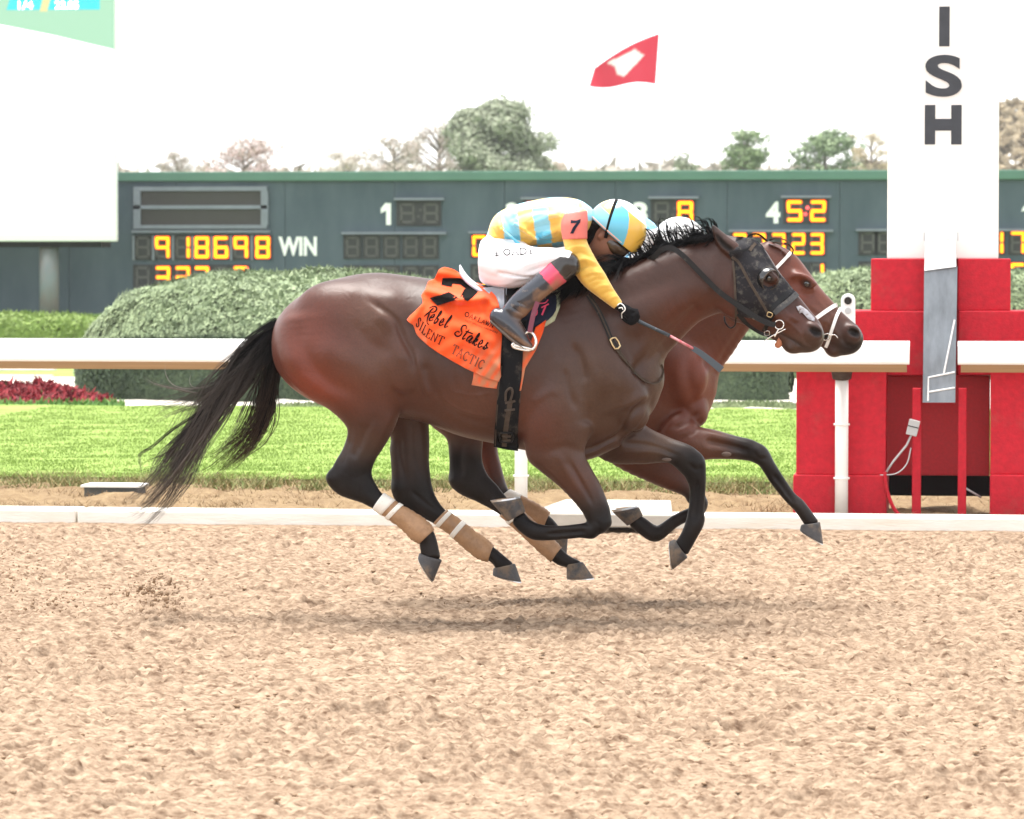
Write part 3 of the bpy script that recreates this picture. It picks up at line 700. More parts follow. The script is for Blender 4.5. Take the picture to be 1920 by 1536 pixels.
# red flower bed
fc = G(60, 772)
o = empty('flower_bed', 'bed of deep red leafy flowers edged with green under the rail at left', 'flower bed', fc)
def flowers(n, seed, red):
    r = np.random.default_rng(seed); x = r.uniform(-160, 232, n); t = r.uniform(0, 1, n); pts = []
    for i in range(n):
        top = 718 + (0 if x[i] < 95 else (x[i] - 95) * .27); py = 774 - (t[i] * (774 - top) if red else t[i] * 14)
        yy = fc.y + 1.3 * t[i] if red else fc.y - .05 + .2 * t[i]
        q = P(x[i], py, yy); pts.append(q)
    return np.array(pts)
p_ = flowers(8000, 3, True); k_ = p_[:, 2] > .10 + .04 * np.random.default_rng(2).normal(0, 1, len(p_)); p_ = p_[k_]
v, f, c = leafcloud(p_, np.tile([0, -.5, .7], (len(p_), 1)), .048, (.09, .005, .009), (.28, .018, .026), 3, .7); meshobj('red_leaves', v, f, M_LEAF, o, col=c)['kind'] = 'stuff'
p_ = flowers(5200, 4, False); v, f, c = leafcloud(p_, np.tile([0, -.5, .7], (len(p_), 1)), .05, (.08, .17, .04), (.16, .30, .08), 4, .7); meshobj('green_leaves', v, f, M_LEAF, o, col=c)['kind'] = 'stuff'
p_ = flowers(1500, 6, True); v, f, c = leafcloud(p_ + [0, .1, -.05], np.tile([0, -.5, .7], (len(p_), 1)), .06, (.08, .13, .04), (.13, .2, .06), 5, .7); meshobj('under_leaves', v, f, M_LEAF, o, col=c)['kind'] = 'stuff'
m = MB(); m.prism([P(-170, 772, fc.y + .1), P(232, 772, fc.y + .1), P(232, 760, fc.y + 1.2), P(95, 728, fc.y + 1.35), P(-170, 728, fc.y + 1.35)], (0, 0, -.25)); m.build('bed_soil', M_TWIG, o)
# stone steps at the far left
for i, py in enumerate((692, 704, 716)):
    m = MB(); c = G(30, py + 8); xa_ = P(-120, py, c.y).x; xb_ = P(96 - i * 6, py, c.y).x; z_ = P(30, py, c.y).z
    m.box((xa_, c.y, 0), (xb_, c.y + .35, z_)); o = m.build('stone_step', M_CONC, None, bevel=.02, base=(xb_, c.y, 0))
    tag(o, ('upper', 'middle', 'lower')[i] + ' of three pale stone steps behind the red flowers', 'step', 'stone steps')
# ------------------------------------------------------------------ trees beyond the board, haze painted in as lighter colours
def pine(px, pyt, pyw, d, label, seed, cols, n=9000, name='pine_tree', clumps=46, shape=1.0, lo=.22, size=1.0):
    r = np.random.default_rng(seed); k = d / 18.; yaxis = d
    base = CAM + ray(px, 462) * d; base[2] = 0; top = (CAM + ray(px, pyt) * d)[2]; W = pyw / FPX * d / 2
    o = empty(name, label, 'tree', base, 'trees beyond the board'); m = MB()
    m.tube([tuple(base), (base[0] + .2, base[1], top * .5), (base[0], base[1], top * .93)], [top * .028, top * .02, top * .006], 8)
    C = []
    for i in range(clumps):
        h = lo + (1 - lo) * (i + .5) / clumps + r.uniform(-.05, .05); h = min(h, .985); w = W * (math.sin(min(1, (1 - h) / (1 - lo) * 1.25 + .12) * 1.45)) ** shape
        a = r.uniform(0, 6.28); rr = w * math.sqrt(r.uniform(.15, 1)); c = np.array([base[0] + rr * math.cos(a), base[1] + rr * math.sin(a), h * top])
        C.append((c, W * r.uniform(.20, .36))); m.tube([(base[0], base[1], max(.1, h - .1) * top), tuple(c)], [top * .008, top * .003], 5)
    m.build('trunk', M_BARK, o, True)
    pts = []; nr = []
    for c, s in C:
        q = r.normal(0, 1, (n // clumps, 3)); q /= np.linalg.norm(q, axis=1)[:, None]; q *= r.uniform(.35, 1, (len(q), 1)) ** .5
        pts.append(c + q * [s, s, s * .55]); nr.append(q + [0, 0, .4])
    v, f, c = leafcloud(np.vstack(pts), np.vstack(nr), W * .055 * size, *cols, seed, .5, 2.0); meshobj('crown', v, f, M_LEAF, o, col=c); return o
M_BARK = mat('bark', (.20, .16, .135), rough=.9, var=.2, vscale=3)
PC = ((.19, .22, .145), (.33, .36, .25))
pine(934, 200, 285, 210, 'big dense green pine rising behind the middle of the board', 3, PC, 42000, clumps=80, size=.62)
pine(1287, 286, 110, 230, 'small round green tree just showing over the board right of the flag', 4, PC, 3000, clumps=22)
pine(1402, 250, 150, 240, 'pointed green pine over the board right of the small round tree', 5, ((.11, .17, .07), (.2, .27, .12)), 6500, clumps=44, shape=1.0)
pine(1545, 250, 230, 260, 'loose open-branched pine left of the white finish post', 6, ((.11, .17, .08), (.2, .27, .13)), 6000, clumps=40, size=.8)
def fuzzy(px, pyt, w, d, label, seed, k):
    return pine(px, pyt, w, d, label, seed, (tuple(x * .85 for x in k), tuple(x * 1.25 for x in k)), 9000, 'bare_tree', 60, .55, .3, .55)
fuzzy(335, 286, 120, 250, 'bare grey tree at the left end of the board skyline', 11, (.36, .31, .27)); fuzzy(455, 268, 200, 260, 'wide bare pinkish tree right of the grey one over the board', 12, (.44, .33, .30))
fuzzy(650, 282, 130, 280, 'pale bare tree over the middle of the board left of the pine', 13, (.46, .41, .34)); fuzzy(738, 258, 170, 280, 'taller bare brownish tree touching the pale bare tree', 14, (.42, .36, .31)); fuzzy(822, 236, 130, 240, 'bare tree leaning against the big green pine', 15, (.36, .30, .26))
fuzzy(1632, 250, 120, 250, 'bare tan tree close left of the white finish post', 16, (.40, .33, .22)); fuzzy(1035, 300, 90, 300, 'low bare tree right of the big green pine', 17, (.46, .38, .31))
# wooded hill at the right
def hill():
    r = np.random.default_rng(5); n = 30000; X = r.uniform(1780, 2500, n); t = r.uniform(0, 1, n); top = 186 + 10 * np.sin(X * .05) + 8 * np.sin(X * .021); d = 330 + 60 * (1 - t)
    pts = np.array([CAM + ray(x_, 470 - (470 - p_) * tt) * dd for x_, p_, tt, dd in zip(X, top, 1 - t, d)])
    pts += np.outer(fbm(X * .02, t * 9, .6, 4, 2) - .5, [0, 0, 3.])
    v, f, c = leafcloud(pts, np.tile([0, -.6, .7], (n, 1)), .75, (.16, .13, .075), (.32, .25, .15), 5, .6, 1.4); o = meshobj('wooded_hill', v, f, M_LEAF, None, base=(tuple(pts.mean(0))), col=c)
    return tag(o, kind='stuff')
hill()
def far_wood():
    r = np.random.default_rng(8); n = 46000; X = r.uniform(-3600, 3400, n); t = r.uniform(0, 1, n); g = fbm(X * .01 + 60, X * 0, .55, 14, 3); top = 326 - 34 * np.clip(g - .38, 0, 1) * 1.6 - 4; d = 340 + 50 * t
    pts = np.array([CAM + ray(x_, 466 - (466 - p_) * tt) * dd for x_, p_, tt, dd in zip(X, top, t ** .7, d)])
    k = fbm(X * .02, t, .9, 15, 2)[:, None]; v, f, c = leafcloud(pts, np.tile([0, -.6, .7], (n, 1)), .62, (.27, .235, .19), (.42, .37, .30), 9, .7, 1.8)
    c = c * np.repeat(.85 + .3 * k, 3, 0); tag(meshobj('far_wood', v, f, M_LEAF, None, base=tuple(pts.mean(0)), col=c), kind='stuff')
far_wood()

# ------------------------------------------------------------------ flag
YFg = YB + 6
fl = empty('flag_pole', 'tall white flagpole behind the board flying a red flag', 'flagpole', (P(1238, 588, YFg).x, YFg, 0))
xp = P(1238, 110, YFg).x; m = MB(); m.tube([(xp, YFg, 0), (xp, YFg, P(1238, 58, YFg).z)], .028, 10); m.build('pole', M_WHITE, fl, True)
M_FLAG = mat('flag_cloth', (.72, .05, .09), rough=.8, attr='tint')
def flag():
    A, B, Cc, D = (1105, 162), (1115, 128), (1236, 63), (1229, 157); nu, nv = 60, 26; v = []; c = []
    for i in range(nu + 1):
        for j in range(nv + 1):
            u, w = i / nu, j / nv
            bx = A[0] + (D[0] - A[0]) * u, A[1] + (D[1] - A[1]) * u + 4 * math.sin(u * 6.5); tx = B[0] + (Cc[0] - B[0]) * u, B[1] + (Cc[1] - B[1]) * u - 7 * math.sin(u * 3.14)
            px_, py_ = bx[0] + (tx[0] - bx[0]) * w, bx[1] + (tx[1] - bx[1]) * w
            v.append(P(px_, py_, YFg - .02 + .10 * math.sin(u * 9 + w * 2) * (1.05 - u)))
            d = poly_in(px_, py_, [(1138, 118), (1190, 92), (1208, 104), (1170, 144), (1158, 140), (1152, 124)])
            c.append((.85, .82, .84) if d else (.70, .045, .085))
    f = [(i * (nv + 1) + j, (i + 1) * (nv + 1) + j, (i + 1) * (nv + 1) + j + 1, i * (nv + 1) + j + 1) for i in range(nu) for j in range(nv)]
    o = meshobj('flag', v, f, M_FLAG, None, True, P(1170, 115, YFg), np.array(c)); tag(o, 'red flag with a white patch blowing left above the board', 'flag'); return o
def poly_in(x, y, p):
    k = False; j = len(p) - 1
    for i in range(len(p)):
        if (p[i][1] > y) != (p[j][1] > y) and x < (p[j][0] - p[i][0]) * (y - p[i][1]) / (p[j][1] - p[i][1]) + p[i][0]: k = not k
        j = i
    return k
flag()
# dirt thrown up by the hooves
def kick(name, label, spots, seed):
    r = np.random.default_rng(seed); V = []; Fc = []
    bm = bmesh.new(); bmesh.ops.create_icosphere(bm, subdivisions=1, radius=1); bv = np.array([p.co[:] for p in bm.verts]); bf = [tuple(x.index for x in q.verts) for q in bm.faces]; bm.free()
    for px, py, sx, sy_, n, sz, Y in spots:
        for _ in range(n):
            q = P(px + r.normal(0, sx), py + r.normal(0, sy_), Y + r.normal(0, .15)); s = sz * r.uniform(.25, 1) ** 2 * 1.6
            if q.z < .0: q.z = r.uniform(.0, .05)
            v = bv * (s * r.uniform(.6, 1.3, (len(bv), 1))) * r.uniform(.6, 1.3, 3) + np.array(q); o = sum(len(x) for x in V); V.append(v); Fc += [tuple(i + o for i in f_) for f_ in bf]
    o = meshobj(name, np.vstack(V), Fc, M_CLOD, None, True, np.vstack(V).mean(0)); tag(o, kind='stuff'); return o
kick('thrown_dirt', '', [(292, 1110, 26, 20, 150, .0085, -.2), (285, 1105, 50, 28, 260, .0042, -.2), (60, 1085, 60, 45, 260, .0040, -.2), (30, 1060, 25, 25, 60, .0055, -.2), (98, 1128, 20, 12, 70, .0065, -.2), (24, 1030, 5, 4, 4, .009, -.2), (180, 1115, 90, 22, 120, .0035, -.2), (800, 1140, 60, 16, 60, .004, -.1), (1000, 1130, 90, 18, 70, .004, 0)], 4)

# loose clods lying on the track
def clods(n, seed):
    r = np.random.default_rng(seed); bm = bmesh.new(); bmesh.ops.create_icosphere(bm, subdivisions=1, radius=1); bv = np.array([p.co[:] for p in bm.verts]); bf = np.array([[x.index for x in q.verts] for q in bm.faces]); bm.free()
    y = r.uniform(-8.9, YK - .1, n); cx = 2.19 - (y + 17.87) * .123; x = cx + r.uniform(-.52, .52, n) * (y + 17.87) * .28; s = .003 + .009 * r.uniform(0, 1, n) ** 4
    v = bv[None] * (s[:, None, None] * r.uniform(.6, 1.3, (n, len(bv), 1))) * np.array([1.3, 1.1, .75]) + np.stack([x, y, s * .25 - .022], 1)[:, None]
    f = bf[None] + (np.arange(n) * len(bv))[:, None, None]; o = meshobj('loose_clods', v.reshape(-1, 3), f.reshape(-1, 3), M_CLOD, None, True); tag(o, kind='stuff')
clods(2600, 12)

# ------------------------------------------------------------------ air
hz_ = MB(); hz_.box((-170, -26, -1.6), (190, 420, 36)); hz_o = hz_.build('haze', None); tag(hz_o, kind='stuff')
mh = bpy.data.materials.new('haze_air'); mh.use_nodes = True; nt = mh.node_tree; nt.nodes.clear()
vo = nt.nodes.new('ShaderNodeVolumePrincipled'); vo.inputs['Density'].default_value = .00025; vo.inputs['Color'].default_value = (.95, .96, .98, 1); oo = nt.nodes.new('ShaderNodeOutputMaterial')
nt.links.new(vo.outputs[0], oo.inputs['Volume']); hz_o.data.materials.clear(); hz_o.data.materials.append(mh)
# ------------------------------------------------------------------ horses
H1Y, H2Y = 0.0, 1.05
def px_tint(v, blk, brown, black, dust, dustspots, seed, reds=()):
    X, Y = PX(v); V = np.asarray(v)
    n1 = fbm(V[:, 0] + 50, V[:, 2] + V[:, 1] + 50, .16, seed, 3); n2 = fbm(V[:, 0] + 50, V[:, 2] + V[:, 1] * .7 + 50, .035, seed + 1, 2)
    c = np.array(brown)[None] * (.82 + .36 * n1)[:, None]
    for (x, y, rx, ry, a) in reds:
        w = a * np.exp(-((X - x) / rx) ** 2 - ((Y - y) / ry) ** 2); c = c * (1 + w[:, None] * np.array([1.15, .42, .08]))
    d = np.zeros(len(V))
    for (x, y, rx, ry, a) in dustspots: d = np.maximum(d, a * np.exp(-((X - x) / rx) ** 2 - ((Y - y) / ry) ** 2))
    d = np.clip(d * (.45 + .75 * n1 + .35 * (n2 - .5)), 0, .8)[:, None]
    c = c * (1 - d) + np.array(dust) * d
    b = np.clip(blk, 0, 1)[:, None]; b = b * b * (3 - 2 * b)
    return c * (1 - b) + np.array(black) * b * (.8 + .5 * n2)[:, None] + np.array(dust) * b * .10 * n1[:, None]

M_COAT = mat('horse_coat', (.1, .04, .02), rough=.43, spec=.20, attr='tint', bump=.10, bscale=300, sheen=.02, var=.16, vscale=110, bump2=(13, .10))
_n = M_COAT.node_tree; _a = [x for x in _n.nodes if x.type == 'ATTRIBUTE'][0]; _s = _n.nodes.new('ShaderNodeSeparateColor'); _r = _n.nodes.new('ShaderNodeMapRange')
_r.inputs[1].default_value = .006; _r.inputs[2].default_value = .026; _r.inputs[3].default_value = .12; _r.inputs[4].default_value = .42      # glossy bay hair, dull black points
_n.links.new(_a.outputs['Color'], _s.inputs[0]); _n.links.new(_s.outputs[0], _r.inputs[0]); _n.links.new(_r.outputs[0], _n.nodes['Principled BSDF'].inputs['Specular IOR Level'])
M_HOOF = mat('hoof_horn', (.05, .048, .05), rough=.6, var=.25, vscale=30, dirt=((.19, .135, .09), 9, .46, .75))
M_SOLE = mat('hoof_sole', (.30, .19, .11), rough=.85, var=.3, vscale=40)
M_SHOE = mat('horseshoe_steel', (.6, .6, .6), rough=.35, metal=.9)
M_WRAP = mat('leg_bandage', (.33, .19, .10), rough=.42, var=.15, vscale=30, bump=.12, bscale=40, dirt=((.27, .16, .09), 20, .52))
M_TAPE = mat('white_tape', (.75, .72, .66), rough=.6, dirt=((.4, .27, .16), 30, .6))
M_EYE = mat('dark_eye', (.008, .006, .005), rough=.05, spec=.8, coat=1)
M_HAIR = mat('horse_hair', (.01, .01, .012), rough=.5, spec=.15, attr='tint')
M_NOSTRIL = mat('nostril_lining', (.16, .03, .03), rough=.6)

TORSO = [(535, 606, 535, 690, .08, 0), (552, 578, 552, 715, .17, 0), (585, 549, 585, 745, .225, 0), (640, 523, 640, 770, .265, 0), (700, 511.5, 700, 778, .275, 0),
         (760, 517, 760, 784, .275, 0), (820, 525, 820, 798, .285, 0), (880, 532, 880, 820, .30, 0), (940, 536, 940, 833, .305, 0),
         (1000, 536, 1000, 846, .29, 0), (1060, 538, 1060, 850, .255, 0), (1115, 545, 1115, 842, .215, 0), (1165, 565, 1165, 820, .17, 0),
         (1205, 610, 1205, 785, .13, 0), (1226, 670, 1226, 745, .08, 0)]
NECK = [(1050, 545, 1165, 760, .20, 0, 0), (1130, 512, 1212, 705, .155, 0, 0), (1190, 489, 1264, 650, .12, 0, 0), (1250, 465, 1308, 606, .10, 0, 0),
        (1305, 447, 1345, 588, .09, 0, 0), (1345, 440, 1372, 580, .08, 0, 0)]
HEAD = [(1358, 440, 1352, 545, .065, 0, 0), (1384, 445, 1360, 580, .088, 0, 0), (1410, 449, 1372, 601, .098, 0, 0), (1432, 468, 1390, 607, .100, 0, 0), (1456, 504, 1416, 619, .085, 0, .1),
        (1482, 537, 1442, 633, .068, 0, .15), (1504, 563, 1462, 645, .060, 0, .25), (1522, 586, 1476, 655, .057, 0, .25), (1537, 604, 1490, 660, .058, 0, .35), (1544, 625, 1512, 660, .045, 0, .45), (1540, 640, 1524, 656, .03, 0, .5)]

def horse_one_body():
    lo = P(470, 1110, -.4); hi = P(1570, 400, .4)
    S = SDF((lo.x, -.40, .13), (hi.x, .40, hi.z), .0078)
    for i, st in enumerate(TORSO): pass
    S.loft(TORSO, .02, H1Y, pw=2.2)
    S.loft(NECK, .05, H1Y)
    # hindquarter masses
    e = lambda px, py, Y, r, k=.03, rot=0, op='add', m=None, ry=0: S.ell(P(px, py, H1Y + Y), r, k, rot, op, m, ry)
    for sgn in (-1, 1):
        e(648, 590, sgn * .13, (.22, .125, .145), .06, rot=-.25)
        e(562, 660, sgn * .12, (.095, .09, .17), .05, rot=.15)
        e(728, 588, sgn * .195, (.06, .05, .07), .10)
        # shoulder
        S.loft([(1040, 575, 1112, 556, .05, sgn * .13), (1040, 650, 1145, 618, .075, sgn * .16), (1065, 725, 1188, 690, .085, sgn * .15), (1100, 775, 1214, 742, .07, sgn * .125)], .025, H1Y)
        S.loft([(1010, 690, 1090, 668, .06, sgn * .20), (985, 760, 1095, 735, .085, sgn * .20), (985, 825, 1095, 800, .085, sgn * .185), (1010, 855, 1090, 850, .06, sgn * .17)], .02, H1Y)
        e(1182, 770, sgn * .075, (.085, .075, .10), .02, rot=.5)
        # neck muscle bands
        S.loft([(1120, 600, 1150, 640, .05, sgn * .125), (1190, 555, 1215, 610, .05, sgn * .095), (1270, 515, 1290, 575, .045, sgn * .07), (1330, 500, 1345, 560, .04, sgn * .055)], .08, H1Y)
        S.loft([(1110, 540, 1120, 570, .05, sgn * .09), (1190, 505, 1200, 540, .045, sgn * .06), (1280, 470, 1290, 505, .04, sgn * .045)], .08, H1Y)
        # ribs and belly line
        e(900, 690, sgn * .21, (.20, .085, .22), .05)
    # jugular groove, flank hollow, shoulder grooves (near and far)
    for sgn in (-1, 1):
        S.loft([(1300, 575, 1306, 583, .016, sgn * .10), (1240, 630, 1246, 640, .018, sgn * .125), (1185, 690, 1190, 700, .02, sgn * .155)], .03, H1Y, op='sub')
        S.loft([(1060, 640, 1072, 635, .014, sgn * .262), (1095, 700, 1107, 693, .014, sgn * .262), (1100, 770, 1112, 765, .014, sgn * .272)], .03, H1Y, op='sub')
        e(775, 610, sgn * .315, (.06, .035, .14), .04, op='sub')
    # hind legs
    S.loft([(735, 575, 530, 610, .12, -.135, 0), (768, 650, 522, 665, .125, -.16, 0), (776, 695, 536, 700, .12, -.165, 0), (770, 718, 566, 734, .11, -.165, 0),
            (757, 752, 614, 762, .095, -.16, 0), (742, 796, 650, 800, .08, -.155, 0), (724, 830, 645, 835, .064, -.15, .25), (704, 862, 628, 868, .052, -.15, .7),
            (697, 888, 615, 898, .048, -.15, .95), (706, 910, 630, 924, .044, -.15, 1), (718, 927, 680, 944, .036, -.15, 1), (745, 945, 722, 968, .029, -.15, 1), (776, 966, 756, 990, .028, -.15, 1),
            (808, 990, 786, 1016, .034, -.15, 1), (819, 1012, 787, 1026, .031, -.15, 1), (826, 1046, 789, 1036, .033, -.15, 1)], .014, H1Y)
    e(750, 688, -.25, (.06, .035, .11), .05, rot=.2)                     # stifle
    S.loft([(672, 800, 684, 804, .008, -.235), (656, 850, 668, 856, .008, -.205)], .02, H1Y, op='sub')
    S.loft([(800, 640, 600, 660, .11, .15, 0), (806, 720, 660, 750, .11, .16, 0), (804, 786, 727, 810, .07, .15, .2), (805, 830, 731, 846, .058, .15, .45), (805, 871, 734, 886, .048, .15, .6),
            (811, 914, 735, 922, .045, .15, .9), (822, 940, 746, 944, .042, .15, 1), (834, 956, 786, 968, .035, .15, 1), (850, 968, 824, 988, .029, .15, 1), (884, 994, 866, 1014, .028, .15, 1),
            (918, 1020, 902, 1042, .034, .15, 1), (936, 1034, 922, 1056, .031, .15, 1), (962, 1056, 929, 1066, .034, .15, 1)], .014, H1Y)
    # near fore leg, folded
    S.loft([(1112, 800, 985, 800, .085, -.165, 0), (1096, 845, 986, 851, .085, -.165, 0), (1108, 878, 1004, 872, .075, -.165, 0), (1127, 912, 1048, 910, .058, -.165, .2), (1143, 952, 1086, 952, .047, -.165, .75),
            (1147, 980, 1100, 974, .044, -.165, 1)], .02, H1Y)
    S.loft([(1136, 966, 1108, 1004, .045, -.165, 1), (1112, 978, 1108, 1011, .042, -.165, 1), (1092, 981, 1088, 1009, .03, -.165, 1), (1059, 985, 1057, 1012, .027, -.165, 1), (1034, 986, 1024, 1014, .03, -.165, 1),
            (1010, 982, 998, 1012, .036, -.165, 1), (994, 974, 978, 1000, .033, -.165, 1), (984, 962, 962, 984, .034, -.165, 1)], .014, H1Y)
    S.loft([(1060, 870, 1070, 873, .008, -.245), (1092, 920, 1100, 922, .008, -.228)], .02, H1Y, op='sub')
    # far fore leg
    S.loft([(1190, 785, 1085, 815, .08, .13, 0), (1225, 808, 1130, 862, .075, .14, 0), (1256, 821, 1190, 868, .062, .15, .1), (1298, 838, 1245, 864, .05, .15, .75), (1320, 862, 1278, 888, .044, .15, 1),
            (1324, 890, 1288, 903, .036, .15, 1), (1323, 920, 1293, 922, .028, .15, 1), (1321, 955, 1290, 957, .027, .15, 1), (1321, 980, 1283, 986, .035, .15, 1), (1309, 1006, 1274, 1006, .031, .15, 1), (1290, 1040, 1267, 1014, .03, .15, 1)], .014, H1Y)
    # joints, tendons and hollows of the legs
    for (x, y, yc, r_) in ((1128, 984, -.165, .036), (1303, 866, .15, .036), (624, 896, -.15, .028), (748, 914, .15, .026)): e(x, y, yc, (r_, .040, r_), .03, m=1.)
    for pts, yc, r_ in ((((1304, 908), (1306, 940), (1302, 972)), .15 - .036, 2.2), (((1092, 1000), (1060, 1001), (1030, 1002)), -.165 - .036, 2.2), (((652, 815), (640, 850), (636, 878)), -.15 - .062, 5), (((744, 830), (746, 868), (752, 900)), .15 - .058, 4), (((690, 905), (704, 928), (722, 946)), -.15 - .042, 2.4)):
        S.loft([(x - r_, y - r_, x + r_, y + r_, .010, yc) for x, y in pts], .02, H1Y, op='sub')
    # belly pectoral edge
    S.loft([(1000, 835, 1010, 858, .10, 0), (1090, 836, 1095, 864, .10, 0), (1150, 815, 1160, 838, .08, 0)], .03, H1Y)
    # dock
    S.loft([(556, 572, 552, 606, .035, 0, .5), (532, 590, 534, 628, .032, 0, 1), (508, 618, 516, 648, .02, 0, 1)], .02, H1Y)
    head_detail(S, HEAD, H1Y, (1372, 556), (1441, 519), (1528, 622), ((1456, 622), (1478, 634), (1500, 648), (1514, 656)), (1482, 652))
    # ears
    for yc, dx in ((-.07, 0), (.06, -12)):
        S.loft([(1394, 468, 1366, 482, .034, yc, 0), (1383, 457, 1351, 468, .036, yc, 0), (1364, 442, 1341, 452, .027, yc, .2), (1349, 430, 1336, 437, .018, yc, .4), (1340, 422, 1334, 425, .011, yc, .8)], .012, H1Y, dx=dx)
        S.loft([(1376, 467, 1364, 472, .014, yc - .036, .95), (1359, 454, 1349, 458, .013, yc - .03, .95), (1346, 440, 1341, 443, .008, yc - .022, .95)], .010, H1Y, dx=dx, op='sub')
    return S

def head_detail(S, st, Y, jaw, eye, nos, mouth, lip):
    S.loft(st, .03, Y)
    e = lambda px, py, yy, r, k=.02, rot=0, op='add', m=None, ry=0: S.ell(P(px, py, Y + yy), r, k, rot, op, m, ry)
    e(lip[0], lip[1], 0, (.036, .045, .024), .02, rot=-.5, m=.5)
    for s in (-1, 1):
        e(jaw[0] + 6, jaw[1], s * .06, (.085, .03, .10), .03, rot=.3)
        S.loft([(eye[0] - 22, eye[1] - 20, eye[0] - 24, eye[1] - 8, .016, s * .082), (eye[0], eye[1] - 15, eye[0] - 4, eye[1] - 4, .018, s * .088), (eye[0] + 20, eye[1] + 2, eye[0] + 10, eye[1] + 8, .012, s * .078)], .03, Y)     # brow
        e(eye[0], eye[1] + 2, s * .090, (.026, .018, .017), .018, rot=-.65, m=.8)
        e(eye[0], eye[1] + 2, s * .104, (.019, .012, .010), .006, rot=-.6, op='sub', m=1.)
        S.loft([(eye[0] - 8, eye[1] + 32, eye[0] - 18, eye[1] + 46, .014, s * .088, .0), (nos[0] - 50, nos[1] - 26, nos[0] - 60, nos[1] - 12, .010, s * .062, .1)], .04, Y)     # facial crest
        e(nos[0] - 1, nos[1], s * .046, (.046, .022, .036), .02, rot=-.8, m=.4)
        e(nos[0] + 2, nos[1], s * .074, (.034, .030, .019), .008, rot=-.45, op='sub', m=1.)
        S.loft([(a + 1.5, b - 2.5, a - 1.5, b + 2.5, .03, s * .07, .7) for a, b in mouth], .010, Y, op='sub')

def sculpt(v, q, Y, strokes):
    """muscle edges, hollows and veins: (photo points, width px, height mm[, y range]) raised or sunk along the skin's normal"""
    for _ in (0,):
        fn = np.cross(v[q[:, 2]] - v[q[:, 0]], v[q[:, 3]] - v[q[:, 1]]); n = np.zeros_like(v)
        for k in range(4):
            for d in range(3): n[:, d] += np.bincount(q[:, k], fn[:, d], len(v))
        n /= np.linalg.norm(n, axis=1)[:, None] + 1e-12
    X, Z = PX(v); D = np.zeros(len(v))
    for st in strokes:
        c = catmull(st[0], 6); w = st[1]; yr = st[3] if len(st) > 3 else (-1, 1)
        k = np.where((X > c[:, 0].min() - 3 * w) & (X < c[:, 0].max() + 3 * w) & (Z > c[:, 1].min() - 3 * w) & (Z < c[:, 1].max() + 3 * w) & (v[:, 1] - Y > yr[0]) & (v[:, 1] - Y < yr[1]))[0]
        if not len(k): continue
        best = np.full(len(k), 1e9); tt = np.zeros(len(k))
        for s in range(len(c) - 1):
            ax, ay = c[s]; dx, dy = c[s + 1] - c[s]; L2 = dx * dx + dy * dy + 1e-9
            t = np.clip(((X[k] - ax) * dx + (Z[k] - ay) * dy) / L2, 0, 1); d2 = (X[k] - ax - t * dx) ** 2 + (Z[k] - ay - t * dy) ** 2
            m_ = d2 < best; best[m_] = d2[m_]; tt[m_] = (s + t[m_]) / (len(c) - 1)
        D[k] += 1.35 * st[2] * .001 * np.exp(-best / (w * w)) * np.clip(np.minimum(tt, 1 - tt) * 5 + .15, 0, 1) * np.abs(n[k, 1]) ** .7
    return v + n * D[:, None]
NEAR, FAR = (-.45, -.03), (.03, .45)
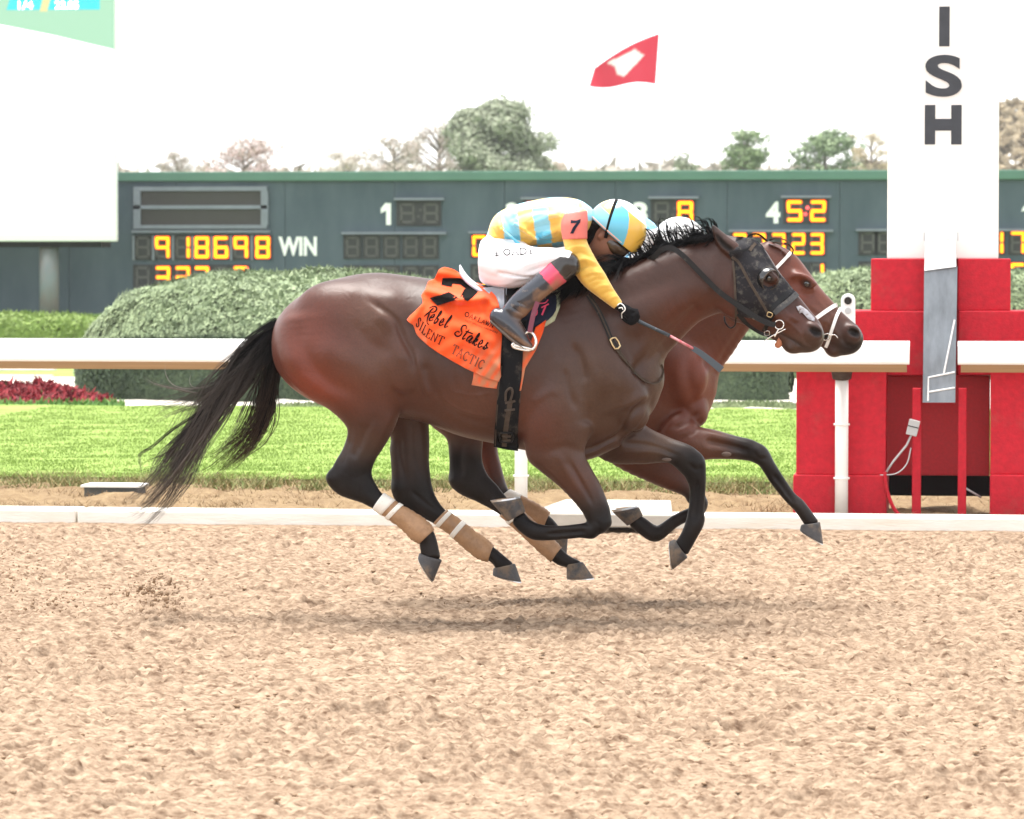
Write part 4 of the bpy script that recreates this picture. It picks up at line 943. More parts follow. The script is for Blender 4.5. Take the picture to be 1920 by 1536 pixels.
STROKES1 = [([(556, 600), (568, 655), (612, 712), (676, 744)], 15, -8), ([(596, 640), (656, 676), (722, 716)], 24, 7), ([(540, 640), (560, 700), (620, 745), (660, 775)], 13, 5),
    ([(690, 562), (713, 577), (741, 600), (757, 638), (775, 672), (779, 704)], 6, -9), ([(700, 590), (728, 604), (746, 650), (763, 692)], 14, 6), ([(780, 660), (786, 690), (796, 722), (808, 748)], 6, 9), ([(797, 680), (806, 715), (822, 750)], 9, -6),
    ([(640, 545), (700, 548), (752, 560)], 16, 4), ([(660, 600), (690, 640), (735, 665)], 12, -4), ([(738, 770), (722, 805), (704, 845)], 8, 5, NEAR), ([(704, 775), (684, 815), (668, 850)], 7, -5, NEAR), ([(656, 818), (645, 850), (638, 876)], 8, -9, NEAR), ([(648, 800), (634, 840), (622, 875)], 4, 4, NEAR),
    ([(835, 650), (848, 700), (862, 745)], 8, -3), ([(862, 660), (875, 710), (886, 755)], 8, -3), ([(890, 668), (902, 715), (910, 760)], 8, -3), ([(820, 768), (870, 796), (926, 808)], 9, -5), ([(826, 745), (870, 772), (922, 782)], 3, 3), ([(850, 735), (890, 742), (925, 735)], 2.5, 2),
    ([(1058, 690), (1067, 730), (1082, 770)], 7, -9), ([(1072, 645), (1090, 685), (1097, 718)], 9, -6), ([(1098, 660), (1112, 715), (1104, 772)], 12, 6), ([(1030, 620), (1050, 680), (1060, 720)], 14, 4), ([(996, 756), (1020, 740), (1052, 724)], 9, 4), ([(1120, 730), (1125, 770), (1110, 810)], 10, -4), ([(1150, 640), (1165, 690), (1160, 740)], 16, 4),
    ([(1216, 742), (1192, 765), (1174, 790), (1160, 815), (1122, 836), (1096, 846)], 5, -11), ([(1228, 735), (1206, 790), (1168, 826), (1112, 852)], 3.5, -6), ([(1204, 735), (1180, 765), (1164, 790)], 9, 5),
    ([(1310, 580), (1262, 628), (1202, 698)], 8, -8), ([(1300, 560), (1250, 600), (1190, 665)], 12, 4), ([(1120, 600), (1165, 622), (1205, 650)], 12, -3), ([(1140, 560), (1200, 548), (1270, 520)], 14, -3),
    ([(1044, 848), (1064, 885), (1096, 932)], 7, 5, NEAR), ([(1066, 862), (1090, 905), (1113, 948)], 4, -7, NEAR), ([(1094, 860), (1112, 900), (1130, 945)], 6, 4, NEAR), ([(1020, 850), (1060, 838), (1095, 850)], 8, -4, NEAR), ([(1012, 868), (1045, 898), (1085, 945)], 4, 3, NEAR),
    ([(1100, 997), (1065, 999), (1026, 1002)], 3, -7, NEAR), ([(1096, 986), (1060, 990), (1030, 991)], 3, 2.5, NEAR), ([(1116, 975), (1126, 990), (1120, 1004)], 4, -4, NEAR),
    ([(1150, 830), (1220, 836), (1280, 858)], 5, -5, FAR), ([(1170, 848), (1230, 848), (1270, 866)], 4, 3, FAR), ([(1306, 900), (1306, 935), (1302, 976)], 3, -7, FAR), ([(1290, 868), (1304, 880), (1318, 876)], 4, -5, FAR),
    ([(750, 815), (752, 860), (762, 905)], 6, -7, FAR), ([(780, 800), (780, 850), (792, 900)], 5, -4, FAR), ([(770, 920), (800, 945), (826, 962)], 3, -4, FAR),
    ([(1382, 500), (1374, 545), (1384, 590)], 5, -4), ([(1458, 570), (1478, 590), (1500, 604)], 3, 3), ([(1470, 600), (1490, 614), (1506, 632)], 2.6, 2.6), ([(1514, 606), (1524, 612), (1536, 620)], 3, 3), ([(1506, 628), (1512, 644), (1526, 648)], 4, -4), ([(1480, 560), (1496, 580), (1512, 596)], 4, -2.5)]
STROKES2 = [([(1300, 640), (1290, 700), (1306, 760)], 12, -7), ([(1330, 660), (1322, 720), (1316, 770)], 10, 5), ([(1250, 690), (1262, 750), (1290, 790)], 12, -5), ([(1400, 600), (1362, 660), (1330, 715)], 7, -7), ([(1312, 772), (1290, 790), (1262, 806)], 5, -9), ([(1318, 786), (1298, 812), (1270, 826)], 4, -6),
    ([(1320, 826), (1360, 834), (1402, 846)], 5, -6, NEAR), ([(1326, 812), (1370, 822), (1408, 834)], 5, 4, NEAR), ([(1450, 890), (1467, 912), (1487, 940)], 3, -7, NEAR), ([(1412, 846), (1424, 860), (1440, 858)], 4, -5, NEAR), ([(868, 830), (862, 862), (866, 895)], 6, -8, NEAR),
    ([(1500, 556), (1520, 580), (1550, 600)], 4, -4), ([(1532, 560), (1548, 580), (1566, 596)], 3, 3), ([(1540, 596), (1560, 612), (1576, 634)], 2.8, 3), ([(1588, 606), (1600, 612), (1612, 622)], 3, 3), ([(1578, 630), (1586, 646), (1600, 650)], 4, -4), ([(1480, 520), (1472, 560), (1478, 600)], 6, -5), ([(1494, 512), (1512, 518), (1528, 532)], 3, 4), ([(1500, 538), (1514, 545), (1528, 542)], 2.6, 3.5), ([(1496, 546), (1512, 554), (1530, 550)], 3, -4)]
def fin(S, name, Y, tintargs, label, group, base):
    v, q, m = S.mesh(2)
    v = sculpt(v, q, Y, STROKES1 if Y == H1Y else STROKES2)
    o = meshobj(name, v, q, M_COAT, None, True, base, px_tint(v, m, *tintargs))
    tag(o, label, 'horse', group); return o, BVHTree.FromPolygons([tuple(x) for x in v], [tuple(x) for x in q])

S = horse_one_body()
horse1, BVH1 = fin(S, 'racehorse', H1Y, ((.039, .0115, .0050), (.0035, .0032, .004), (.105, .064, .040),
    [(1110, 740, 100, 90, .38), (1080, 860, 60, 60, .35), (700, 600, 70, 50, .4), (1040, 960, 90, 60, .12), (700, 690, 90, 60, .35), (1250, 830, 60, 40, .5), (1230, 690, 24, 80, .40),
     (680, 860, 40, 60, .3), (1500, 650, 60, 30, .35), (900, 780, 120, 60, .2)], 3,
    [(560, 680, 75, 100, 1.3), (625, 735, 90, 50, 1.0), (640, 590, 90, 60, .5), (720, 680, 60, 90, .4), (1290, 600, 70, 50, .8), (1400, 560, 60, 60, .5), (1490, 610, 60, 40, .7), (880, 760, 120, 70, .6), (1010, 800, 60, 70, .6), (1080, 900, 40, 50, .5)]),
    'nearer bay racehorse in a black blinker hood with an orange saddle cloth', 'racehorses galloping neck and neck', P(960, 1160, 0))

T2 = lambda x, y: (1230 + (x - 1125) * .95, 648 + (y - 636) * .95 + 6)
def horse_two_body():
    lo = P(600, 1110, H2Y); hi = P(1640, 430, H2Y)
    S = SDF((lo.x, H2Y - .36, .13), (hi.x, H2Y + .36, hi.z + .02), .0085)
    def tf(st, w=1.0): return [(*T2(t[0], t[1]), *T2(t[2], t[3]), t[4] * w, *t[5:]) for t in st]
    S.loft(tf(TORSO), .02, H2Y, pw=2.2)
    S.loft([(1160, 560, 1290, 770, .19, 0), (1240, 525, 1325, 725, .15, 0), (1310, 500, 1368, 668, .12, 0), (1365, 478, 1405, 615, .10, 0), (1415, 458, 1435, 590, .085, 0), (1440, 455, 1455, 580, .075, 0)], .05, H2Y)
    e = lambda px, py, yy, r, k=.03, rot=0, op='add', m=None, ry=0: S.ell(P(px, py, H2Y + yy), r, k, rot, op, m, ry)
    for s in (-1, 1):
        e(1268, 700, s * .13, (.15, .09, .17), .03, rot=.3)
        e(1298, 765, s * .08, (.075, .075, .10), .02, rot=.4)
        S.loft([(1250, 610, 1280, 660, .05, s * .11), (1330, 560, 1350, 620, .045, s * .085), (1400, 520, 1415, 570, .04, s * .065)], .03, H2Y)
        S.loft([(1372, 610, 1380, 618, .016, s * .115), (1322, 680, 1328, 690, .02, s * .145)], .03, H2Y, op='sub')
    S.loft([(880, 640, 740, 660, .11, -.13, 0), (906, 760, 790, 775, .09, -.14, 0), (906, 819, 834, 816, .065, -.14, .5), (904, 861, 842, 856, .05, -.14, .9), (914, 890, 843, 900, .046, -.14, 1),
            (932, 910, 856, 922, .042, -.14, 1), (946, 928, 900, 944, .035, -.14, 1), (966, 948, 940, 968, .028, -.14, 1), (1010, 988, 988, 1010, .028, -.14, 1), (1050, 1026, 1030, 1048, .034, -.14, 1),
            (1068, 1042, 1048, 1060, .031, -.14, 1), (1090, 1054, 1064, 1060, .034, -.14, 1)], .014, H2Y)
    S.loft([(930, 660, 800, 680, .11, .13, 0), (935, 770, 860, 780, .085, .14, 0), (932, 834, 886, 830, .06, .14, .1), (941, 880, 900, 872, .05, .14, .25), (951, 915, 918, 912, .045, .14, .7), (960, 926, 934, 938, .036, .14, 1),
            (990, 942, 970, 966, .028, .14, 1), (1028, 966, 1010, 992, .034, .14, 1), (1044, 982, 1022, 1000, .031, .14, 1), (1062, 1008, 1032, 1014, .033, .14, 1)], .014, H2Y)
    S.loft([(1290, 770, 1230, 830, .08, -.13, 0), (1306, 797, 1290, 862, .07, -.14, 0), (1340, 806, 1340, 861, .058, -.14, .15), (1378, 817, 1384, 862, .048, -.14, .75), (1414, 826, 1410, 866, .044, -.14, 1), (1440, 846, 1424, 874, .042, -.14, 1),
            (1453, 868, 1432, 886, .034, -.14, 1), (1468, 892, 1446, 908, .027, -.14, 1), (1490, 924, 1472, 940, .028, -.14, 1), (1506, 938, 1488, 956, .034, -.14, 1), (1520, 956, 1500, 972, .031, -.14, 1), (1535, 977, 1506, 980, .033, -.14, 1)], .014, H2Y)
    S.loft([(1230, 790, 1090, 820, .08, .13, 0), (1270, 850, 1150, 870, .07, .14, 0), (1295, 890, 1220, 903, .058, .14, .1), (1318, 920, 1276, 924, .046, .14, .7), (1327, 940, 1288, 938, .043, .14, 1)], .02, H2Y)
    S.loft([(1326, 940, 1300, 974, .043, .14, 1), (1292, 952, 1290, 978, .032, .14, 1), (1262, 966, 1268, 990, .027, .14, 1), (1236, 984, 1242, 1012, .032, .14, 1), (1226, 984, 1222, 1016, .035, .14, 1), (1216, 976, 1196, 1000, .031, .14, 1), (1204, 968, 1180, 986, .032, .14, 1)], .014, H2Y)
    for (x, y, yc, r_) in ((1424, 850, -.14, .034), (854, 900, -.14, .026)): e(x, y, yc, (r_, .040, r_), .03, m=1.)
    for pts, yc, r_ in ((((1452, 892), (1468, 912), (1484, 936)), -.14 - .036, 2.2), (((852, 838), (852, 862), (858, 892)), -.14 - .058, 4)):
        S.loft([(x - r_, y - r_, x + r_, y + r_, .010, yc) for x, y in pts], .02, H2Y, op='sub')
    S.loft([(1330, 822, 1328, 836, .014, -.20), (1365, 832, 1364, 842, .012, -.192), (1400, 842, 1399, 848, .008, -.186)], .02, H2Y, op='sub')
    st = [(1442, 454, 1440, 560, .065, 0, 0), (1462, 460, 1448, 590, .085, 0, 0), (1488, 476, 1462, 610, .095, 0, 0), (1512, 506, 1482, 622, .095, 0, 0), (1536, 538, 1506, 634, .08, 0, .1), (1558, 562, 1528, 645, .066, 0, .15),
          (1577, 583, 1545, 654, .058, 0, .35), (1594, 599, 1558, 661, .056, 0, .6), (1609, 612, 1572, 666, .055, 0, .8), (1617, 628, 1590, 664, .044, 0, .9), (1614, 642, 1600, 658, .03, 0, .9)]
    head_detail(S, st, H2Y, (1462, 568), (1513, 530), (1600, 624), ((1534, 630), (1556, 644), (1576, 655), (1590, 662)), (1560, 660))
    for yc, dx in ((-.05, 0), (.05, -6)):       # ears laid back
        S.loft([(1482, 482, 1470, 478, .025, yc, .3), (1468, 470, 1462, 466, .022, yc, .3), (1452, 464, 1449, 458, .014, yc, .5), (1440, 459, 1439, 456, .006, yc, .8)], .008, H2Y, dx=dx)
    return S
S = horse_two_body()
horse2, BVH2 = fin(S, 'racehorse', H2Y, ((.074, .0172, .0064), (.0035, .0032, .004), (.15, .09, .06),
    [(1340, 830, 50, 30, .35), (1560, 590, 50, 40, .2)], 11, [(1330, 720, 90, 90, .5), (1500, 540, 80, 60, .4), (920, 850, 40, 60, .5)]),
    'farther reddish bay racehorse whose head shows beyond with a white noseband', 'racehorses galloping neck and neck', P(1060, 1110, H2Y))

def hoof(st, Y, par, w0=.042, w1=.056, yc=0., dark=False):
    (a, b), (c, d) = st
    v, f = loft_tube([(*a, *b, w0, yc), ((a[0] + c[0]) / 2, (a[1] + c[1]) / 2, (b[0] + d[0]) / 2, (b[1] + d[1]) / 2, (w0 + w1) / 2, yc), (*c, *d, w1, yc)], Y, .002, 18, 3)
    h = meshobj('hoof', v, f, M_HOOF, par, True, bevel=.004)
    # shoe: the rim on the sole
    ex = lambda p, q, t: (q[0] + (q[0] - p[0]) * t, q[1] + (q[1] - p[1]) * t)
    L = math.hypot(c[0] - a[0], c[1] - a[1]); t = 2.6 / L
    v, f = loft_tube([(*c, *d, w1 * .97, yc), (*ex(a, c, t), *ex(b, d, t), w1 * .95, yc)], Y, 0, 18, 1)
    meshobj('horseshoe', v, f, M_SHOE, h, False)
    cx, cy_, dx_, dy_ = [(1 - .17) * p + .17 * q for p, q in ((c[0], d[0]), (c[1], d[1]))] + [(1 - .17) * q + .17 * p for p, q in ((c[0], d[0]), (c[1], d[1]))]
    t *= 1.15
    p1, p2 = ex(a, (cx, cy_), t), ex(b, (dx_, dy_), t)
    v, f = loft_tube([(cx, cy_, dx_, dy_, w1 * .78, yc), (*p1, *p2, w1 * .74, yc)], Y, 0, 18, 1)
    meshobj('sole', v, f, M_SOLE, h, False)
    return h
hoof((((828, 1050), (787, 1037)), ((812, 1090), (784, 1047))), H1Y, horse1, yc=-.15)
hoof((((965, 1057), (926, 1065)), ((977, 1091), (924, 1078))), H1Y, horse1, yc=.15)
hoof((((985, 960), (953, 978)), ((976, 934), (922, 942))), H1Y, horse1, yc=-.165)
hoof((((1289, 1045), (1266, 1012)), ((1261, 1068), (1255, 1016))), H1Y, horse1, yc=.15)
hoof((((1537, 979), (1503, 984)), ((1543, 1020), (1500, 995))), H2Y, horse2, yc=-.14)
hoof((((1205, 967), (1177, 986)), ((1197, 951), (1149, 960))), H2Y, horse2, yc=.14)
hoof((((1092, 1054), (1063, 1058)), ((1113, 1084), (1063, 1085))), H2Y, horse2, yc=-.14)
hoof((((1064, 1008), (1030, 1015)), ((1061, 1052), (1031, 1024))), H2Y, horse2, yc=.14)

def wrap(st, Y, par, tapes, seed):
    v, f = loft_tube(st, Y, .006, 24, 8, wrinkle=.03, seed=seed)
    w = meshobj('leg_wrap', v, f, M_WRAP, par, True)
    R = catmull([t[:6] for t in st], 20)
    for t0, t1 in tapes:
        a, b = int(t0 * (len(R) - 1)), int(t1 * (len(R) - 1))
        v, f = loft_tube([tuple(R[a]), tuple(R[(a + b) // 2]), tuple(R[b])], Y, .009, 24, 2)
        meshobj('tape', v, f, M_TAPE, w, True)
    return w
wrap([(718, 927, 700, 953, .033, -.15), (745, 944, 722, 968, .031, -.15), (776, 962, 752, 989, .031, -.15), (802, 980, 772, 1010, .038, -.15), (813, 995, 788, 1019, .037, -.15)], H1Y, horse1, [(0, .2), (.27, .33)], 1)
wrap([(836, 957, 814, 980, .033, .15), (862, 976, 842, 1000, .031, .15), (888, 996, 866, 1022, .031, .15), (914, 1014, 896, 1046, .038, .15), (925, 1025, 916, 1052, .037, .15)], H1Y, horse1, [(.04, .1), (.28, .36)], 2)
wrap([(966, 946, 938, 966, .033, -.14), (1000, 978, 978, 1002, .031, -.14), (1032, 1008, 1010, 1032, .037, -.14), (1052, 1028, 1034, 1053, .037, -.14)], H2Y, horse2, [(.1, .15)], 3)
wrap([(954, 919, 935, 934, .034, .14), (980, 932, 962, 960, .031, .14), (1012, 949, 996, 982, .034, .14), (1031, 962, 1020, 990, .036, .14)], H2Y, horse2, [(0, .3)], 4)

def ball(name, c, r, m, par, sc=(1, 1, 1), n=14):
    bm = bmesh.new(); bmesh.ops.create_uvsphere(bm, u_segments=n, v_segments=n // 2 + 2, radius=r)
    v = [(p.co.x * sc[0] + c[0], p.co.y * sc[1] + c[1], p.co.z * sc[2] + c[2]) for p in bm.verts]; f = [tuple(x.index for x in q.verts) for q in bm.faces]; bm.free()
    return meshobj(name, v, f, m, par, True)
for s in (-1, 1):
    ball('eye', P(1441, 521, H1Y + s * .084), .0185, M_EYE, horse1)
    ball('eye', P(1513, 532, H2Y + s * .084), .0185, M_EYE, horse2)
M_CHEST = mat('chestnut_callus', (.12, .085, .07), rough=.9)
ball('chestnut', P(1250, 862, .15 - .052), .018, M_CHEST, horse1, (1.3, .4, .5)); ball('chestnut', P(1362, 852, H2Y - .14 - .05), .018, M_CHEST, horse2, (1.4, .5, .7))

# ------------------------------------------------------------------ mane and tail (strands)
def strands(name, par, guides, label=None):
    """guides: (points [(px,py,Y)], count, spread px, tip spread px, radius, tint root, tint tip)"""
    V, Fa, C = [], [], []; n0 = 0
    for (pts, cnt, sp0, sp1, rad, c0, c1) in guides:
        base = catmull(pts, 5); m = len(base)
        nl = max(1, cnt // 11)
        locks = [(RNG.normal(0, 1, 3), RNG.normal(0, 1, 2), RNG.uniform(.72, 1.02), RNG.uniform(0, 6.3), RNG.uniform(.1, .75) * sp1, RNG.uniform(.65, 1.4)) for _ in range(nl)]
        for si in range(cnt):
            lk = locks[si % nl]; tight = .28
            j = lk[0] + tight * RNG.normal(0, 1, 3); kx = lk[1] + tight * RNG.normal(0, 1, 2); L = lk[2] * RNG.uniform(.86, 1.02); ph = lk[3] + RNG.normal(0, .25); wv = lk[4]; shade = lk[5]
            sel = np.linspace(0, (m - 1) * L, 13); ii = np.clip(sel.astype(int), 0, m - 2); fr = (sel - ii)[:, None]
            b = base[ii] * (1 - fr) + base[ii + 1] * fr; t = np.linspace(0, 1, 13)
            s = sp0 * (1 - t) + sp1 * t
            x = b[:, 0] + s * j[0] + sp1 * .35 * kx[0] * t * t + wv * np.sin(ph + t * 6); y = b[:, 1] + s * j[1] * .8 + sp1 * .35 * kx[1] * t * t + wv * np.cos(ph + t * 5)
            Yv = b[:, 2] + s * .0022 * j[2]
            pts3 = [P(x[k], y[k], Yv[k]) for k in range(13)]
            pts3 = np.array(pts3); tg = np.gradient(pts3, axis=0); tg /= np.linalg.norm(tg, axis=1)[:, None] + 1e-9
            w = np.cross(tg, [0, 1, 0]); w /= np.linalg.norm(w, axis=1)[:, None] + 1e-9
            r = rad * RNG.uniform(.5, 1.3) * (1 - t ** 2.2 * .9)[:, None]
            for a in range(3):
                an = 2.094 * a; V.append(pts3 + (w * math.cos(an) + np.array([0, 1, 0]) * math.sin(an)) * r)
            k = np.arange(12)
            for a in range(3):
                a2 = (a + 1) % 3
                Fa.append(np.stack([n0 + a * 13 + k, n0 + a * 13 + k + 1, n0 + a2 * 13 + k + 1, n0 + a2 * 13 + k], 1))
            n0 += 39; cc = (np.array(c0)[None] * (1 - t)[:, None] + np.array(c1)[None] * t[:, None]) * shade * RNG.uniform(.85, 1.15)
            C.append(np.vstack([cc] * 3))
    o = meshobj(name, np.vstack(V), np.vstack(Fa), M_HAIR, par, True, col=np.vstack(C)); o['kind'] = 'stuff'; return o
BK, GY, BR, TN = (.006, .006, .007), (.125, .105, .092), (.075, .046, .032), (.22, .17, .13)
strands('tail', horse1, [
    ([(530, 604, 0), (505, 632, -.01), (472, 660, -.02), (440, 690, -.02)], 160, 9, 17, .0017, BK, BK),
    ([(528, 610, 0), (476, 655, 0), (440, 712, -.03), (400, 765, -.05), (356, 830, -.07), (322, 890, -.08), (272, 945, -.09), (240, 956, -.09)], 420, 8, 17, .0018, BK, GY),
    ([(525, 625, 0), (478, 670, 0), (428, 722, -.04), (388, 785, -.06), (350, 850, -.08), (300, 915, -.09)], 200, 9, 19, .0017, BK, GY),
    ([(522, 640, 0), (470, 690, -.03), (420, 720, -.05), (370, 750, -.06), (318, 770, -.07), (270, 800, -.07)], 60, 9, 12, .0012, BK, GY),
    ([(515, 650, 0), (450, 705, -.03), (390, 728, -.05), (330, 748, -.06), (275, 752, -.06), (230, 735, -.06)], 42, 8, 13, .0011, BK, GY),
    ([(450, 700, -.04), (390, 735, -.05), (345, 735, -.06), (300, 725, -.06), (275, 705, -.06)], 26, 8, 10, .0010, GY, (.12, .11, .1)),
    ([(430, 710, -.04), (370, 728, -.05), (330, 722, -.05), (312, 700, -.05), (310, 676, -.05)], 5, 4, 3, .0010, GY, (.3, .28, .26)),
    ([(440, 715, -.04), (372, 722, -.05), (355, 712, -.05), (362, 690, -.05), (366, 674, -.05)], 4, 3, 2, .0010, GY, (.3, .28, .26)),
    ([(400, 760, -.05), (330, 800, -.06), (285, 835, -.06), (262, 850, -.06), (268, 880, -.06), (280, 900, -.06)], 14, 6, 8, .0010, BK, GY),
    ([(390, 780, -.05), (330, 840, -.06), (290, 870, -.06), (255, 905, -.06)], 70, 9, 12, .0012, BK, GY),
    ([(528, 640, .03), (506, 690, .03), (494, 745, .03), (470, 800, .02), (430, 848, .02), (395, 878, .02), (350, 885, .02)], 170, 8, 13, .0016, BK, BR),
    ([(528, 650, .03), (508, 710, .04), (495, 770, .04), (470, 820, .04), (430, 860, .03), (372, 908, .03)], 150, 8, 12, .0016, BK, BR),
    ([(520, 680, .04), (508, 740, .04), (500, 790, .04), (478, 830, .04), (436, 850, .04)], 60, 6, 6, .0015, BK, BK),
    ([(480, 700, .0), (440, 740, .0), (410, 790, .0), (390, 840, .0), (365, 880, .0)], 40, 8, 10, .0011, BK, BR)])
mg = []
crest = catmull([(1062, 545), (1100, 530), (1130, 514), (1190, 491), (1250, 467), (1305, 449), (1348, 440)], 12)
for i, c in enumerate(crest):
    t = i / (len(crest) - 1)
    for q in range(3):
        s = RNG.uniform(0, 1)
        if t < .5:       # lower mane lies along the near side of the neck, blown back
            a, bdn = RNG.uniform(25, 62), RNG.uniform(4, 48)
            mg.append(([(c[0] + 6, c[1] + 4, -.02), (c[0] - a * .3, c[1] - 6, -.09), (c[0] - a * .75, c[1] + bdn * .35, -.15), (c[0] - a * 1.25, c[1] + bdn, -.185)], 9, 5, 9, .0019, BK, BK))
            mg.append(([(c[0], c[1] + 6, .03), (c[0] - 12, c[1] - 4, .0), (c[0] - a * .7, c[1] - 8, -.03), (c[0] - a, c[1] - 1, -.05)], 6, 4, 8, .0017, BK, BK))
        else:            # upper mane lifts and curls back
            up = RNG.uniform(12, 50) * (1.15 - .75 * abs(t - .66) * 2); bk = RNG.uniform(10, 36)
            mg.append(([(c[0] + 4, c[1] + 8, RNG.uniform(-.03, .02)), (c[0] - bk * .2, c[1] - up * .45, -.02), (c[0] - bk * .7, c[1] - up * .9, -.03), (c[0] - bk * 1.5 - 6, c[1] - up * RNG.uniform(.3, 1.0), -.05)], 5, 2, 3.5, .0016, BK, BK))
            mg.append(([(c[0] + 6, c[1] + 6, -.02), (c[0] - 10, c[1] + 1, -.05), (c[0] - 26, c[1] + 6, -.07), (c[0] - 42, c[1] + 14, -.085)], 7, 4, 6, .0017, BK, BK))
for x in (1240, 1254, 1262, 1275): mg.append(([(x + 8, 478, -.02), (x - 2, 450, -.03), (x - 6, 425, -.03), (x - 1, 402, -.03)], 22, 1.6, 1.5, .0017, BK, BK))
strands('mane', horse1, mg)
mg2 = []
for i in range(24):
    x = 1230 + i * 9; y = 528 - i * 3.0
    mg2.append(([(x, y, H2Y), (x - 14, y - 12, H2Y - .02), (x - 34, y - 10, H2Y - .04), (x - 50, y - 2, H2Y - .05)], 14, 4, 7, .0017, BK, BK))
mg2.append(([(1440, 456, H2Y), (1458, 452, H2Y - .03), (1474, 457, H2Y - .05), (1482, 470, H2Y - .06)], 22, 3, 3, .0014, BK, (.12, .05, .02)))
strands('mane', horse2, mg2)
# ------------------------------------------------------------------ draping on bodies
def hit(bvh, px, py):
    d = Vector(ray(px, py)).normalized(); r = bvh.ray_cast(Vector(CAM), d, 60)
    return r[0].y if r[0] is not None else None
def hity(bvh, px, py, fallback=-.1, steps=14, down=(0, 4)):
    for i in range(steps):
        y = hit(bvh, px + down[0] * i, py + down[1] * i)
        if y is not None: return y
    return fallback
def bvh_of(v, f): return BVHTree.FromPolygons([tuple(x) for x in v], [tuple(x) for x in f])
def patch(name, poly, bvh, off, m, par, step=5, fold=None, relax=3, fallback=-.1, tint=None, thick=.003, mirror=None, smooth_edge=4, down=(0, 4), hole=None):
    pl = catmull(poly + [poly[0]], smooth_edge)[:-1]
    xs_ = [p[0] for p in pl]; ys_ = [p[1] for p in pl]; pts = [Vector((p[0], p[1])) for p in pl]
    for i, x in enumerate(np.arange(min(xs_) + step, max(xs_), step)):
        for y in np.arange(min(ys_) + step * (.5 if i % 2 else 1), max(ys_), step):
            if poly_in(x, y, pl) and min((p[0] - x) ** 2 + (p[1] - y) ** 2 for p in pl) > (step * .45) ** 2: pts.append(Vector((x, y)))
    ne = len(pl); v2, _, f, _, _, _ = delaunay_2d_cdt(pts, [(i, (i + 1) % ne) for i in range(ne)], [list(range(ne))], 1, 1e-4)
    Y = np.array([hity(bvh, p[0], p[1], fallback, down=down) for p in v2])
    if hole: f = [t for t in f if (sum(v2[i][0] for i in t) / 3 - hole[0]) ** 2 + (sum(v2[i][1] for i in t) / 3 - hole[1]) ** 2 > hole[2] ** 2]
    nb = [set() for _ in v2]
    for t in f:
        for i in range(3): nb[t[i]].add(t[i - 1]); nb[t[i - 1]].add(t[i])
    for _ in range(relax): Y = np.array([.5 * Y[i] + .5 * np.mean([Y[j] for j in nb[i]]) if nb[i] else Y[i] for i in range(len(Y))])
    Yf = Y - off - (np.array([fold(p[0], p[1]) for p in v2]) if fold else 0)
    v = [P(p[0], p[1], y) for p, y in zip(v2, Yf)]; f = [tuple(t) for t in f]; vv, ff = list(v), list(f)
    if mirror is not None:
        n = len(v); vv += [Vector((p.x, 2 * mirror - p.y, p.z)) for p in v]; ff += [tuple(i + n for i in t[::-1]) for t in f]
    c = None
    if tint: c = np.array([tint(p[0], p[1]) for p in v2]); c = np.vstack([c, c]) if mirror is not None else c
    o = meshobj(name, vv, ff, m, par, True, col=c)
    s = o.modifiers.new('thickness', 'SOLIDIFY'); s.thickness = thick; s.offset = 0
    return o, bvh_of(v, f)
def strap(name, pts, width, m, par, bvh=None, off=.008, Y=None, thick=.004, sub=6, taper=1., fallback=-.1):
    """leather strap along photo points; Y per point if not draped"""
    c = catmull(pts, sub); n = len(c); Yv = []
    for i, p in enumerate(c):
        if len(p) > 2: Yv.append(p[2])
        else: Yv.append(hity(bvh, p[0], p[1], fallback) - off)
    Yv = np.array(Yv)
    for _ in range(2): Yv[1:-1] = .5 * Yv[1:-1] + .25 * (Yv[2:] + Yv[:-2])
    tg = np.gradient(c[:, :2], axis=0); tg /= np.linalg.norm(tg, axis=1)[:, None] + 1e-9; v = []; f = []
    for i in range(n):
        w = width * (1 + (taper - 1) * i / max(n - 1, 1)) / 2; nx, ny = -tg[i, 1] * w, tg[i, 0] * w
        A = P(c[i, 0] + nx, c[i, 1] + ny, Yv[i]); B = P(c[i, 0] - nx, c[i, 1] - ny, Yv[i]); e = Vector((0, thick, 0))
        v += [A, B, B + e, A + e]
    for i in range(n - 1):
        for k in range(4): f.append((4 * i + k, 4 * i + (k + 1) % 4, 4 * i + 4 + (k + 1) % 4, 4 * i + 4 + k))
    f += [(3, 2, 1, 0), (4 * n - 4, 4 * n - 3, 4 * n - 2, 4 * n - 1)]
    return meshobj(name, v, f, m, par)
def wire(name, pts, rad, m, par, bvh=None, off=.01, sub=6, n=7, closed=False):
    c = catmull(pts + [pts[0]] if closed else pts, sub); q = []
    for p in c: q.append(P(p[0], p[1], p[2] if len(p) > 2 else hity(bvh, p[0], p[1]) - off))
    m_ = MB(); m_.tube(q, rad, n); return m_.build(name, m, par, True)
def ink(name, strokes, bvh, m, par, off=.0065):
    """printed strokes on cloth: ribbons (points, width px)"""
    v, f = [], []
    for pts, w in strokes:
        c = np.array(pts, float) if len(pts) < 3 else catmull(pts, 5); c = catmull(c, 3) if len(pts) < 3 else c
        tg = np.gradient(c, axis=0); tg /= np.linalg.norm(tg, axis=1)[:, None] + 1e-9; o = len(v)
        for i, p in enumerate(c):
            ww = w(i / max(1, len(c) - 1)) if callable(w) else w
            nx, ny = -tg[i, 1] * ww / 2, tg[i, 0] * ww / 2; Y = hity(bvh, p[0], p[1], steps=6) - off
            v += [P(p[0] + nx, p[1] + ny, Y), P(p[0] - nx, p[1] - ny, Y)]
        f += [(o + 2 * i, o + 2 * i + 1, o + 2 * i + 3, o + 2 * i + 2) for i in range(len(c) - 1)]
    return meshobj(name, v, f, m, par)
